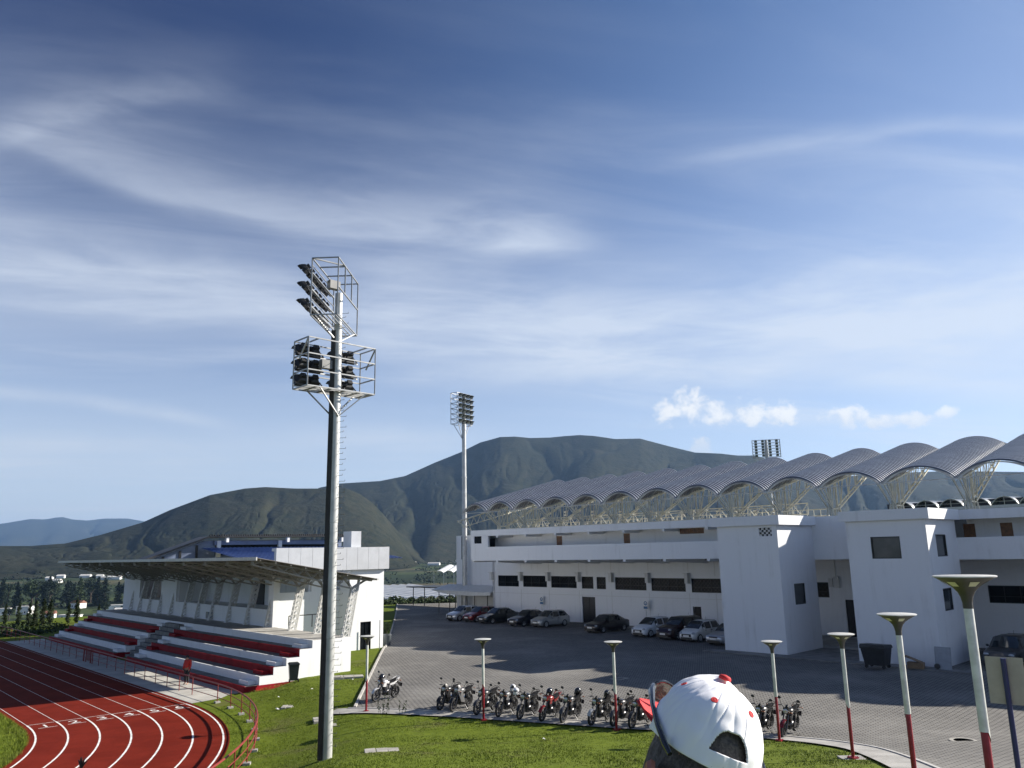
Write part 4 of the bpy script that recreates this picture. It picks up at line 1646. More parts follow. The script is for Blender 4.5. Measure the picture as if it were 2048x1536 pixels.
# ------------------------------------------------------------------ cars
def car(name, label, loc, rz, paint, kind, metal=.35, group='cars parked along the stadium', trim='black', grille='plain'):
    t = thing(name, label, 'car', loc, rz, group)
    pm_ = mat('car_paint_' + label[:24].replace(' ', '_'), paint, .28, metal, var=.03, coat=.7)
    L, Wd, H_ = {'hatch': (3.75, 1.66, 1.46), 'sedan': (4.4, 1.72, 1.43), 'suv': (4.45, 1.8, 1.66), 'mini': (3.6, 1.62, 1.5)}[kind]
    hl = {'hatch': .26, 'sedan': .27, 'suv': .25, 'mini': .20}[kind]          # bonnet end
    ws = {'hatch': .44, 'sedan': .43, 'suv': .40, 'mini': .39}[kind]          # top of windscreen
    rt = {'hatch': .84, 'sedan': .70, 'suv': .88, 'mini': .86}[kind]          # end of roof
    re = {'hatch': .975, 'sedan': .885, 'suv': .975, 'mini': .975}[kind]       # foot of rear window
    belt = .60 if kind != 'suv' else .62
    w = Wd / 2
    # stations along x (front at 0): bottom z, belt z, top z, half width at belt, half width at top
    St = []

    def st(f, zb0, zbelt, ztop, wb, wt):
        St.append((f * L, zb0, zbelt, ztop, wb * w, wt * w))
    hb = H_ * belt
    st(0.0, .34, .52, .56, .70, .55)
    st(.012, .22, .60, .64, .82, .66)
    st(.05, .19, hb - .20, hb - .15, .93, .74)
    st(.12, .18, hb - .12, hb - .05, .98, .78)
    st(hl, .18, hb - .02, hb + .05, 1.0, .80)
    mid = (hl + ws) / 2
    st(mid, .18, hb, (hb + .06 + H_ - .04) / 2 + .03, 1.0, .76)
    st(ws, .18, hb + .02, H_ - .03, 1.0, .72)
    st((ws + rt) / 2, .18, hb + .04, H_, 1.0, .72)
    st(rt, .18, hb + .06, H_ - .05, 1.0, .70)
    if kind == 'sedan':
        st((rt + re) / 2, .18, hb + .07, (H_ + hb) / 2 + .03, 1.0, .70)
        st(re, .19, hb + .07, hb + .12, .99, .76)
        st(.965, .22, hb + .03, hb + .09, .95, .74)
    else:
        st((rt + re) / 2, .18, hb + .06, H_ - .28, .99, .68)
        st(re, .20, hb + .04, hb + .10, .96, .70)
    st(.99, .30, hb - .10, hb - .04, .90, .70)
    st(1.0, .36, .62, .66, .80, .60)
    rings = []
    for x, z0, zb_, zt, wb, wt in St:
        zm = z0 + (zb_ - z0) * .55
        half = [(wb * .86, z0), (wb * .985, z0 + .09), (wb * 1.0, zm), (wb * .965, zb_), (wt + (wb * .965 - wt) * .12, zt - (zt - zb_) * .12), (wt * .82, zt), (wt * .35, zt + .012)]
        rings.append([(x, -y, z) for y, z in half] + [(x, y, z) for y, z in half[::-1]])
    m = MB().loft(rings)
    body = m.build('body', pm_, t, smooth=True)
    # glass: quads between belt and roof edge, slightly proud
    g = MB()
    n = len(St)

    def gq(i0, f0, i1, f1, ja, jb, out):
        a, b = rings[i0], rings[i1]
        P = lambda r0_, r1_, f, j: Vector(r0_[j]).lerp(Vector(r1_[j]), f)
        pa, pb = P(a, b, f0, ja), P(a, b, f1, ja)
        pc, pd = P(a, b, f1, jb), P(a, b, f0, jb)
        c = (pa + pb + pc + pd) / 4
        q = []
        for v in (pa, pb, pc, pd):
            q.append(v + (c - v) * .07 + Vector(out) * .008)
        g.add(q, [(0, 1, 2, 3)])
    iw, irt = 6, 8
    # windscreen and rear window over the top points
    for i in (4, 5):
        r_a, r_b = rings[i], rings[i + 1]
        q = []
        for rr_, jj in ((r_a, 4), (r_b, 4), (r_b, 9), (r_a, 9)):
            q.append(Vector(rr_[jj]) * 1.0)
        strips = [[Vector(rr_[j]) + Vector((-.012, 0, .014)) for j in (4, 5, 6, 7, 8, 9)] for rr_ in (r_a, r_b)]
        g.add(strips[0] + strips[1], [(j, j + 1, 7 + j, 6 + j) for j in range(5)])
    ib = 8
    for i in ((8, 9) if kind == 'sedan' else (8, 9)):
        r_a, r_b = rings[i], rings[i + 1]
        strips = [[Vector(rr_[j]) + Vector((.012, 0, .014)) for j in (4, 5, 6, 7, 8, 9)] for rr_ in (r_a, r_b)]
        g.add(strips[0] + strips[1], [(j, j + 1, 7 + j, 6 + j) for j in range(5)])
    for sgn, ja, jb in ((-1, 3, 4), (1, 10, 9)):
        out = (0, sgn, .1)
        gq(5, .0, 6, 1.0, ja, jb, out)
        gq(6, .0, 7, .9, ja, jb, out)
        gq(7, .0, 8, 1.0, ja, jb, out)
        gq(8, .1, 9, .75, ja, jb, out)
    g.build('window', CARGLASS, t)
    # lower trim, bumper, grille
    dark = BLACK
    m = MB()
    m.box(-.02, .06, -w * .62, w * .62, .24, .36)
    m.box(.02, .10, -w * .80, w * .80, .19, .25)
    if grille == 'wide':
        m.box(-.025, .03, -w * .52, w * .52, .40, .60)
    else:
        m.box(-.012, .05, -w * .42, w * .42, .53, .62)
    for sgn in (-1, 1):
        m.box(L * .25, L * .72, sgn * w * .93, sgn * w * .985, .17, .25)
    gr_ = m.build('grille', dark, t)
    m = MB().box(-.04, -.03, -.26, .26, .40, .53)
    m.build('number_plate', PLATE, t)
    for sgn in (-1, 1):
        m = MB()
        m.ball((L * .035, sgn * w * .70, hb - .24), .15, w * .17, .085, 10, 6)
        m.build('headlight', mat('headlight', (.55, .57, .58), .08, .3, var=.1, spec=.8), t, smooth=True)
        m = MB()
        m.ball((L * (hl + .10), sgn * (w + .07), hb + .10), .06, .10, .07, 8, 6)
        m.build('wing_mirror', pm_ if trim != 'black' else pm_, t, smooth=True)
        m = MB().box(L * .965, L * .99, sgn * w * .60, sgn * w * .88, hb - .22, hb - .02)
        m.build('tail_light', REDPAINT, t)
        for fx in (.185, .80):
            r_ = .31 if kind != 'suv' else .36
            y1 = sgn * (w - .01)
            y0 = sgn * (w - .2)
            m = MB().lathe([(r_ * .62, y0), (r_ * .94, y0), (r_, y0 + sgn * .03), (r_, y1 - sgn * .03), (r_ * .94, y1 + sgn * .012), (r_ * .66, y1 + sgn * .012)], 22, (L * fx, 0, r_), 'y', True)
            wh = m.build('wheel', RUBBER, t, smooth=True)
            m = MB()
            m.lathe([(r_ * .66, y1 - sgn * .03), (r_ * .62, y1 + sgn * .008), (r_ * .56, y1 - sgn * .02), (.02, y1 - sgn * .03)], 20, (L * fx, 0, r_), 'y')
            for k in range(7):
                u = 2 * math.pi * k / 7
                m.bar((L * fx, y1, r_), (L * fx + math.cos(u) * r_ * .6, y1 + sgn * .004, r_ + math.sin(u) * r_ * .6), .05, .025)
            m.build('rim', GALV, wh, smooth=True)
            m = MB().lathe([(r_ * 1.0, y1 - sgn * .02), (r_ * 1.16, y1 + sgn * .003), (r_ * 1.16, y1 - sgn * .06), (r_ * 1.0, y1 - sgn * .06)], 22, (L * fx, 0, r_ + .02), 'y', True)
            m.build('wheel_arch', BLACK, wh)
    m = MB()
    for sgn in (-1, 1):
        for fx in (.57,):
            m.box(L * fx, L * fx + .02, sgn * w * .972, sgn * w * 1.008, .32, hb)
            m.box(L * fx + .06, L * fx + .2, sgn * w * .98, sgn * w * 1.02, hb - .09, hb - .06)
            m.box(L * (fx - .2), L * (fx - .2) + .14, sgn * w * .98, sgn * w * 1.02, hb - .09, hb - .06)
    m.build('door_trim', BLACK if trim == 'black' else CHROME, t)
    m = MB().tube((L * .70, 0, H_ - .01), (L * .73, 0, H_ + .22), .008, n=5)
    m.build('aerial', BLACK, t)
    return t


# nose position (n, a): cars face the lot, backs to the facade
CARS = [('silver hatchback leftmost in the row, beside the white fabric canopy', 'hatch', (.52, .54, .58), 55.0, 66.3, .55, 'wide'),
        ('dark red hatchback parked between the silver hatchback and the black sedan', 'hatch', (.16, .012, .016), 55.2, 63.9, .3, 'plain'),
        ('black sedan with a low boot spoiler, third car from the left of the row', 'sedan', (.010, .014, .017), 54.8, 61.2, .2, 'plain'),
        ('navy sedan with bright headlights left of the grey two-door hatchback', 'sedan', (.006, .008, .018), 54.4, 56.4, .2, 'plain'),
        ('grey two-door hatchback in front of the left blue parking sign', 'hatch', (.34, .36, .37), 54.9, 53.8, .4, 'plain'),
        ('black sedan parked alone near the tall black door', 'sedan', (.008, .004, .006), 53.9, 46.3, .2, 'plain'),
        ('white hatchback with a large dark grille under the right parking sign', 'hatch', (.72, .74, .76), 53.6, 41.0, .0, 'wide'),
        ('dark maroon estate car between the two white cars', 'suv', (.018, .004, .006), 53.1, 38.2, .2, 'wide'),
        ('small white hatchback with rounded nose left of the grey sedan', 'mini', (.66, .67, .66), 52.9, 35.9, .0, 'wide'),
        ('silver grey sedan half hidden by the left stair tower', 'sedan', (.42, .45, .50), 52.3, 33.2, .5, 'plain'),
        ('dark grey off-road car by the right edge, behind the blank sign', 'suv', (.06, .062, .066), 51.6, 14.6, .3, 'plain'),
        ('navy car cut off by the right edge of the picture', 'sedan', (.01, .012, .03), 52.0, 11.9, .2, 'plain')]
for i, (lab, kind, pc, n_, a_, mt_, gr) in enumerate(CARS):
    p = fa(n_, a_)
    car('parked_car', lab, (p.x, p.y, ground(p.x, p.y) + .04), RA + R(-2 - (i * 7) % 5), pc, kind, mt_, grille=gr)

# ------------------------------------------------------------------ motorcycles (local x forward, y left, z up)
BLK = mat('bike_black', (.012, .012, .014), .22, .1, var=.1, coat=.5)
ENG = mat('engine_metal', (.085, .085, .09), .35, .85, var=.3, scale=30)
SEATM = mat('seat_vinyl', (.012, .012, .013), .85, var=.15, spec=.1)
BC = {}


def bparts(name, fn, m_, smooth=True):
    if name not in BC:
        BC[name] = fn().mesh(name.split('#')[0], m_, smooth=smooth)
    return BC[name]


def tyre():
    m = MB()
    prof = []
    for k in range(10):
        u = 2 * math.pi * k / 10
        prof.append((.255 + .052 * math.cos(u), .055 * math.sin(u)))
    m.lathe(prof, 26, (0, 0, 0), 'y', True)
    return m


def rimf():
    m = MB()
    m.lathe([(.205, -.03), (.225, -.03), (.225, .03), (.205, .03)], 24, (0, 0, 0), 'y', True)
    m.lathe([(.045, -.06), (.05, -.06), (.05, .06), (.045, .06)], 12, (0, 0, 0), 'y', True)
    for k in range(6):
        u = 2 * math.pi * k / 6
        m.bar((math.cos(u) * .04, 0, math.sin(u) * .04), (math.cos(u + .12) * .21, 0, math.sin(u + .12) * .21), .03, .022)
    m.lathe([(.08, .062), (.125, .062), (.125, .066), (.08, .066)], 20, (0, 0, 0), 'y', True)
    return m


def fork():
    m = MB()
    for y in (-.085, .085):
        m.tube((.66, y, .30), (.42, y, .88), .024, n=8)
        m.tube((.66, y, .30), (.56, y, .55), .032, n=8)
    m.bar((.45, -.11, .82), (.45, .11, .82), .05, .04)
    m.bar((.41, -.11, .90), (.41, .11, .90), .05, .03)
    return m


def frame():
    m = MB()
    m.path([(.42, 0, .82), (.30, 0, .60), (.24, 0, .34), (-.12, 0, .28), (-.30, 0, .40)], .026, 6)
    for y in (-.1, .1):
        m.path([(.40, 0, .84), (.12, y, .74), (-.22, y, .66), (-.62, y * .8, .76)], .02, 6)
        m.path([(-.22, y, .66), (-.30, y, .38), (-.66, y, .31)], .026, 6)
        m.tube((-.58, y * 1.25, .34), (-.46, y * 1.2, .68), .03, n=8)
    return m


def engine():
    m = MB()
    m.ball((-.02, 0, .38), .22, .15, .14, 12, 8)
    for k in range(6):
        z = .47 + k * .035
        c = Vector((.10 + k * .012, 0, z))
        m.obox(c, (.105, 0, 0), (0, .10, 0), (0, 0, .008))
    m.tube((.10, 0, .44), (.17, 0, .70), .075, n=12)
    m.lathe([(.02, .12), (.12, .13), (.13, .165), (.03, .175)], 16, (-.08, 0, .36), 'y')
    m.lathe([(.02, -.12), (.12, -.13), (.13, -.165), (.03, -.175)], 16, (-.05, 0, .36), 'y')
    m.obox((.02, 0, .27), (.16, 0, 0), (0, .09, 0), (0, 0, .05))
    return m


def tank():
    rings = []
    for x, w, z0, z1 in ((.40, .05, .84, .88), (.36, .12, .79, .94), (.24, .165, .74, .985), (.10, .16, .73, .985), (-.04, .12, .73, .93), (-.10, .06, .75, .87)):
        zc_ = (z0 + z1) / 2
        hh = (z1 - z0) / 2
        rings.append([(x, w * math.cos(u) * (1 if abs(math.sin(u)) < .8 else .9), zc_ + hh * math.sin(u)) for u in [2 * math.pi * k / 14 for k in range(14)]])
    m = MB().loft(rings)
    for sg in (-1, 1):                                            # tank shrouds
        m.loft([[(.20, sg * .165, .86), (.20, sg * .15, .66), (.24, sg * .13, .66), (.24, sg * .14, .86)], [(.42, sg * .19, .84), (.46, sg * .18, .70), (.46, sg * .16, .70), (.42, sg * .17, .84)]])
    return m


def seat():
    rings = []
    for x, w, z0, z1 in ((-.06, .09, .80, .86), (-.14, .12, .77, .86), (-.34, .14, .76, .855), (-.46, .13, .79, .90), (-.66, .11, .83, .94), (-.72, .07, .86, .93)):
        rings.append([(x, w * math.cos(u), (z0 + z1) / 2 + (z1 - z0) / 2 * math.sin(u)) for u in [2 * math.pi * k / 12 for k in range(12)]])
    return MB().loft(rings)


def tail():
    m = MB()
    m.loft([[(-.10, -.14, .76), (-.10, .14, .76), (-.10, .13, .68), (-.10, -.13, .68)], [(-.45, -.13, .82), (-.45, .13, .82), (-.45, .11, .70), (-.45, -.11, .70)], [(-.84, -.05, .94), (-.84, .05, .94), (-.84, .04, .89), (-.84, -.04, .89)]])
    m.path([(-.5, -.12, .9), (-.78, -.12, .98), (-.86, 0, .99), (-.78, .12, .98), (-.5, .12, .9)], .012, 6)
    return m


def rearfender():
    m = MB()
    m.loft([[(-.74, -.06, .80), (-.74, .06, .80), (-.72, .06, .78), (-.72, -.06, .78)], [(-1.0, -.05, .52), (-1.0, .05, .52), (-.98, .05, .50), (-.98, -.05, .50)]])
    m.box(-1.03, -1.02, -.1, .1, .50, .66)
    return m


def frontfender():
    m = MB()
    rings = []
    for k in range(9):
        u = R(20 + k * 16)
        c = (.68 + .335 * math.cos(u), .305 + .335 * math.sin(u))
        c2 = (.68 + .32 * math.cos(u), .305 + .32 * math.sin(u))
        rings.append([(c[0], -.03, c[1] + .008), (c[0], .03, c[1] + .008), (c2[0], .075, c2[1]), (c2[0] - .0, -.075, c2[1])])
    return m.loft(rings)


def headl():
    m = MB()
    m.ball((.52, 0, .90), .11, .11, .11, 12, 8)
    m.loft([[(.44, -.12, .98), (.44, .12, .98), (.50, .10, .80), (.50, -.10, .80)], [(.58, -.10, 1.02), (.58, .10, 1.02), (.60, .08, .82), (.60, -.08, .82)]])
    return m


def lens():
    return MB().ball((.60, 0, .91), .03, .085, .085, 12, 6)


def bars():
    m = MB()
    m.path([(.26, -.37, .99), (.34, -.22, 1.03), (.41, -.08, .97), (.41, .08, .97), (.34, .22, 1.03), (.26, .37, .99)], .013, 6)
    for sg in (-1, 1):
        m.tube((.26, sg * .37, .99), (.31, sg * .26, 1.015), .021, n=8)
        m.bar((.30, sg * .28, 1.0), (.37, sg * .38, 1.0), .012)
    m.tube((.45, 0, 1.0), (.38, 0, 1.05), .065, n=10)
    return m


def mirror(sg):
    def f():
        m = MB()
        m.path([(.34, sg * .24, 1.03), (.33, sg * .27, 1.15), (.31, sg * .32, 1.24)], .009, 5)
        m.ball((.30, sg * .34, 1.27), .025, .075, .05, 10, 6)
        return m
    return f


def indicator():
    m = MB()
    m.tube((0, 0, 0), (0, .10, 0), .012, n=5)
    m.ball((.0, .11, 0), .033, .03, .026, 8, 5)
    return m


def exhaust():
    m = MB()
    m.path([(.22, -.05, .56), (.28, -.09, .42), (.20, -.13, .26), (-.10, -.16, .25), (-.30, -.18, .30)], .022, 7)
    m.path([(-.28, -.18, .29), (-.36, -.185, .32), (-.78, -.19, .46), (-.82, -.19, .475)], [.03, .055, .06, .035], 10)
    return m


def stand():
    m = MB()
    m.tube((-.06, .12, .28), (-.10, .30, .048), .013, n=6)
    m.box(-.14, -.06, .28, .33, .036, .05)
    m.bar((-.02, -.22, .30), (-.02, .22, .30), .03)
    m.bar((-.36, -.2, .42), (-.36, .2, .42), .025)
    return m


def motorcycle(label, x, y, head, paint, kind='naked', fender=None, lean=8):
    t = thing('motorcycle', label, 'motorcycle', (x, y, ground(x, y) + .055), 0, 'motorcycles parked in a row along the kerb')
    t.rotation_euler = (R(-lean), 0, head)
    t.rotation_mode = 'XYZ'
    pm_ = mat('bike_paint_%d_%d_%d' % tuple(int(c * 100) for c in paint), paint, .35, .1, var=.05, coat=.2)
    fp = pm_ if fender is None else mat('bike_paint_%d_%d_%d' % tuple(int(c * 100) for c in fender), fender, .25, .1, var=.05, coat=.5)

    def put(name, fn, m_, key=None, parent=t, loc=(0, 0, 0), sc=(1, 1, 1), smooth=True):
        o = bpy.data.objects.new(name, bparts((name + '#' + (key or '') + m_.name), fn, m_, smooth))
        COL.objects.link(o)
        o.parent = parent
        o.location = loc
        o.scale = sc
        return o
    for xx, s_ in ((.68, 1.0), (-.66, 1.0)):
        wv = put('wheel', tyre, RUBBER, loc=(xx, 0, .305), sc=(1, 1.0 if xx > 0 else 1.25, 1))
        put('rim', rimf, ENG, parent=wv)
    put('fork', fork, ENG)
    put('frame', frame, BLK)
    put('engine', engine, ENG)
    put('fuel_tank', tank, pm_)
    put('seat', seat, SEATM)
    put('tail', tail, SEATM if max(paint) < .2 else pm_)
    put('rear_fender', rearfender, BLK)
    put('front_fender', frontfender, fp)
    hl = put('headlight', headl, BLK if kind == 'naked' else pm_)
    put('lens', lens, mat('bike_lens', (.5, .52, .53), .06, .4, var=0), parent=hl)
    put('handlebar', bars, BLACK)
    put('mirror', mirror(1), BLACK, 'l')
    put('mirror', mirror(-1), BLACK, 'r')
    for ix, iy, iz, sg in ((.56, .10, .88, 1), (.56, -.10, .88, -1), (-.78, .07, .84, 1), (-.78, -.07, .84, -1)):
        put('indicator', indicator, mat('indicator', (.25, .07, .01), .3, var=0), loc=(ix, iy, iz), sc=(1, sg, 1))
    put('exhaust', exhaust, CHROME if kind == 'fairing' else ENG)
    put('side_stand', stand, DARKM)
    if kind == 'fairing':
        def fair():
            m = MB()
            for sg in (-1, 1):
                m.loft([[(.52, sg * .02, 1.12), (.62, sg * .10, .92), (.50, sg * .17, .66), (.30, sg * .17, .40)], [(.44, sg * .05, 1.13), (.50, sg * .15, .94), (.36, sg * .19, .66), (.10, sg * .18, .36)], [(.30, sg * .10, 1.0), (.36, sg * .17, .90), (.20, sg * .19, .64), (-.05, sg * .17, .36)]], cap=False, closed=False)
            return m
        put('fairing', fair, pm_)
    return t


HD = R(90) - R(225)
def hd(az_rear):
    return R(90 - (az_rear + 180))


BIKES = [(-6.8, 40.2, 33, (.62, .62, .63), 'naked', (.66, .66, .66), 'white and black motorcycle parked alone beside the leftmost lamp in view'),
         (-3.5, 37.75, 26, (.016, .016, .018), 'fairing', None, 'black scooter-like motorcycle with a full fairing at the left end of the row'),
         (-2.9, 37.4, 27, (.14, .14, .145), 'fairing', (.02, .02, .02), 'silver motorcycle with dark fairing, second in the row'),
         (-1.8, 36.6, 30, (.05, .05, .055), 'naked', None, 'dark motorcycle just behind the lamp near the left end of the row'),
         (-.85, 36.1, 28, (.16, .16, .165), 'naked', (.02, .02, .02), 'silver and black motorcycle with a white helmet on its seat'),
         (0.05, 35.4, 28, (.02, .02, .022), 'dark', None, 'black motorcycle with a white helmet hung on its handlebar'),
         (.97, 34.9, 28, (.20, .008, .008), 'dark', (.20, .008, .008), 'red motorcycle, the only red one in the row'),
         (1.8, 34.5, 30, (.06, .06, .065), 'naked', None, 'grey and black motorcycle with a black helmet at its rear, right of the red one'),
         (2.9, 33.8, 34, (.02, .02, .022), 'dark', (.5, .5, .5), 'black motorcycle with a pale front fender left of the middle lamp'),
         (3.75, 33.5, 36, (.07, .07, .075), 'naked', None, 'grey motorcycle behind the lamp left of the white cap'),
         (4.4, 33.0, 36, (.03, .03, .03), 'dark', (.03, .03, .03), 'black motorcycle between that lamp and the red cap brim'),
         (5.25, 32.6, 36, (.02, .02, .025), 'naked', None, 'motorcycle mostly hidden behind the white cap'),
         (8.55, 30.7, 38, (.10, .10, .105), 'naked', None, 'silver motorcycle half hidden between the white cap and the lamp'),
         (9.35, 30.1, 36, (.015, .015, .017), 'dark', (.16, .01, .012), 'black motorcycle at the right end of the row, right of the lamp')]
for i, (x, y, azr, pc, kd, fd, lab) in enumerate(BIKES):
    h = hd(azr)
    cx, cy = x - .68 * math.cos(h), y - .68 * math.sin(h)
    motorcycle(lab, cx, cy, h, pc, kd, fd)


def helmet(label, loc, rz, col):
    t = thing('helmet', label, 'helmet', loc, rz)
    m = MB()
    m.ball((0, 0, .0), .155, .125, .14, 18, 12)
    m.loft([[(.02, -.12, -.02), (.02, .12, -.02), (.0, .11, -.13), (.0, -.11, -.13)], [(.15, -.08, -.05), (.15, .08, -.05), (.15, .07, -.13), (.15, -.07, -.13)]])
    m.build('shell', mat('helmet_%d' % int(col[0] * 100), col, .15, .05, var=.04, coat=.8), t, smooth=True)
    MB().ball((.035, 0, .01), .128, .118, .062, 16, 8).build('visor', CARGLASS, t, smooth=True)
    return t


def onbike(i, lx, lz, ly=0.0):
    x, y, azr = BIKES[i][:3]
    h = hd(azr)
    cx, cy = x - .68 * math.cos(h), y - .68 * math.sin(h)
    return (cx + lx * math.cos(h) - ly * math.sin(h), cy + lx * math.sin(h) + ly * math.cos(h), ground(cx, cy) + .055 + lz)


helmet('white helmet resting on the seat of the silver and black motorcycle', onbike(4, -.45, 1.03, .13), hd(30), (.72, .72, .72))
helmet('white helmet hung on the left handlebar of a black motorcycle', onbike(5, .30, 1.07, -.34), hd(20), (.78, .78, .80))
helmet('black helmet on the tank of the red motorcycle', onbike(6, .14, 1.11, .13), hd(40), (.012, .012, .013))
helmet('black helmet on the rear seat right of the red motorcycle', onbike(7, -.55, 1.06, .14), hd(60), (.014, .014, .016))
helmet('large black helmet on the motorcycle left of the middle lamp', onbike(8, -.50, 1.06, .14), hd(30), (.010, .010, .011))
helmet('dark helmet on the handlebar of the motorcycle parked alone', onbike(0, .24, 1.08, .0), hd(40), (.02, .02, .022))

# ------------------------------------------------------------------ people
def skinned(name, verts, edges, radii, m_, parent, root=0, sub=2):
    me = bpy.data.meshes.new(name)
    me.from_pydata(verts, edges, [])
    me.materials.append(m_)
    o = bpy.data.objects.new(name, me)
    COL.objects.link(o)
    o.parent = parent
    sk = o.modifiers.new('skin', 'SKIN')
    sk.use_smooth_shade = True
    for i, r_ in enumerate(radii):
        d = me.skin_vertices[0].data[i]
        d.radius = r_ if hasattr(r_, '__len__') else (r_, r_)
        d.use_root = (i == root)
    if sub:
        sb = o.modifiers.new('sub', 'SUBSURF')
        sb.levels = sb.render_levels = sub
    return o


JACK = mat('red_jacket', (.50, .025, .018), .7, var=.2, scale=8)
TROU = mat('dark_trousers', (.016, .016, .02), .8, var=.2, scale=10)
HAIRD = mat('dark_hair', (.012, .010, .009), .6, var=.3, scale=40)
HAIRG = mat('grey_hair', (.075, .062, .052), .6, var=.5, scale=220)

pp = fb(19.05, 50.6, -.486)
per = thing('person', 'person in a red jacket and dark trousers standing below the bleachers with head bowed', 'person', pp, RB + R(-60))
V = [(0, 0, .92), (0, .01, 1.12), (0, .03, 1.34), (0, .0, 1.46), (0, -.045, 1.52), (0, -.075, 1.60),
     (.17, .03, 1.37), (.22, .0, 1.10), (.20, -.08, .86), (.20, -.10, .78), (-.17, .03, 1.37), (-.22, .0, 1.10), (-.20, -.08, .86), (-.20, -.10, .78),
     (.09, .0, .86), (.10, -.02, .48), (.10, .02, .08), (.10, -.14, .04), (-.09, .0, .86), (-.10, -.02, .48), (-.10, .02, .08), (-.10, -.14, .04)]
Ed = [(0, 1), (1, 2), (2, 3), (3, 4), (4, 5), (2, 6), (6, 7), (7, 8), (8, 9), (2, 10), (10, 11), (11, 12), (12, 13), (0, 14), (14, 15), (15, 16), (16, 17), (0, 18), (18, 19), (19, 20), (20, 21)]
Rr = [.14, .13, .15, .055, .085, .075, .06, .05, .035, .03, .06, .05, .035, .03, .085, .06, .042, .032, .085, .06, .042, .032]
skinned('body', V, Ed, Rr, SKIN, per)
skinned('jacket', V[:3] + [(0, .01, 1.44)] + [(.18, .03, 1.37), (.235, .0, 1.10), (.205, -.085, .87), (-.18, .03, 1.37), (-.235, .0, 1.10), (-.205, -.085, .87)],
        [(0, 1), (1, 2), (2, 3), (2, 4), (4, 5), (5, 6), (2, 7), (7, 8), (8, 9)], [.18, .175, .185, .09, .085, .07, .055, .085, .07, .055], JACK, per)
skinned('trousers', [(0, 0, .93), (.09, .0, .84), (.10, -.02, .48), (.10, .02, .10), (-.09, .0, .84), (-.10, -.02, .48), (-.10, .02, .10)], [(0, 1), (1, 2), (2, 3), (0, 4), (4, 5), (5, 6)], [.155, .105, .085, .07, .105, .085, .07], TROU, per)
MB().ball((0, -.035, 1.60), .092, .10, .095, 12, 8).build('hair', HAIRD, per, smooth=True)

# man in the foreground, seen from behind, in a white cap
HC = Vector((0.306, 1.420, 6.573))                        # centre of the cap rim
gz_ = ground(HC.x, HC.y)
man = thing('person', 'man in a white baseball cap close to the camera, seen from behind', 'person', (HC.x, HC.y, gz_), R(6.8))
hz = HC.z - gz_
V = [(0, 0, hz - .72), (0, -.02, hz - .5), (0, -.02, hz - .30), (.01, -.02, hz - .19), (.0, -.01, hz - .10), (0, .01, hz + .0),
     (.19, -.02, hz - .32), (.25, -.0, hz - .62), (.24, .10, hz - .86), (.24, .16, hz - .95), (-.19, -.02, hz - .32), (-.25, .0, hz - .62), (-.24, .10, hz - .86), (-.24, .16, hz - .95),
     (.10, 0, hz - .82), (.11, .03, hz - 1.2), (.11, -.01, .09), (.11, .16, .04), (-.10, 0, hz - .82), (-.11, .03, hz - 1.2), (-.11, -.01, .09), (-.11, .16, .04)]
Rr = [.16, .15, .16, .062, .066, .078, .07, .055, .04, .035, .07, .055, .04, .035, .10, .07, .05, .04, .10, .07, .05, .04]
skinned('body', V, Ed, Rr, SKIN, man)
skinned('jacket', V[:3] + [(.0, -.02, hz - .235)] + [(.20, -.02, hz - .32), (.265, .0, hz - .62), (.25, .10, hz - .85), (-.20, -.02, hz - .32), (-.265, .0, hz - .62), (-.25, .10, hz - .85)],
        [(0, 1), (1, 2), (2, 3), (2, 4), (4, 5), (5, 6), (2, 7), (7, 8), (8, 9)], [.19, .185, .195, .085, .09, .075, .06, .09, .075, .06], mat('navy_jacket', (.02, .022, .035), .8, var=.2, scale=10), man)
skinned('trousers', [(0, 0, hz - .74), (.10, .0, hz - .84), (.11, .03, hz - 1.2), (.11, -.01, .12), (-.10, .0, hz - .84), (-.11, .03, hz - 1.2), (-.11, -.01, .12)], [(0, 1), (1, 2), (2, 3), (0, 4), (4, 5), (5, 6)], [.175, .12, .09, .075, .12, .09, .075], TROU, man)
# head frame: x right, y forward (face), z up along the head, tilted to the right
TILT = Matrix.Rotation(R(21.9), 4, 'Y') @ Matrix.Rotation(R(0), 4, 'X')
HM = Matrix.Translation((0, 0, hz)) @ TILT


def hd_place(o):
    o.matrix_local = HM
    return o


def headshape():
    """head below the cap: skull, jaw, face, in the head frame (origin at rim centre)"""
    rings = []
    prof = [(-.215, .045, .05, .03), (-.195, .056, .070, .035), (-.165, .066, .083, .022), (-.125, .072, .092, .008), (-.085, .0765, .097, .0), (-.045, .079, .099, -.002), (.0, .0775, .097, -.003), (.05, .062, .078, -.003), (.075, .040, .05, -.002), (.085, .015, .02, 0)]
    N = 28
    for z, rx_, ry_, oy in prof:
        ring = []
        for k in range(N):
            u = 2 * math.pi * k / N
            x, y = rx_ * math.sin(u), ry_ * math.cos(u) + oy
            if math.cos(u) > .9 and -.15 < z < -.06:
                y += .018 * (1 - abs(z + .11) / .05)                  # nose
            ring.append((x, y, z))
        rings.append(ring)
    return MB().loft(rings)


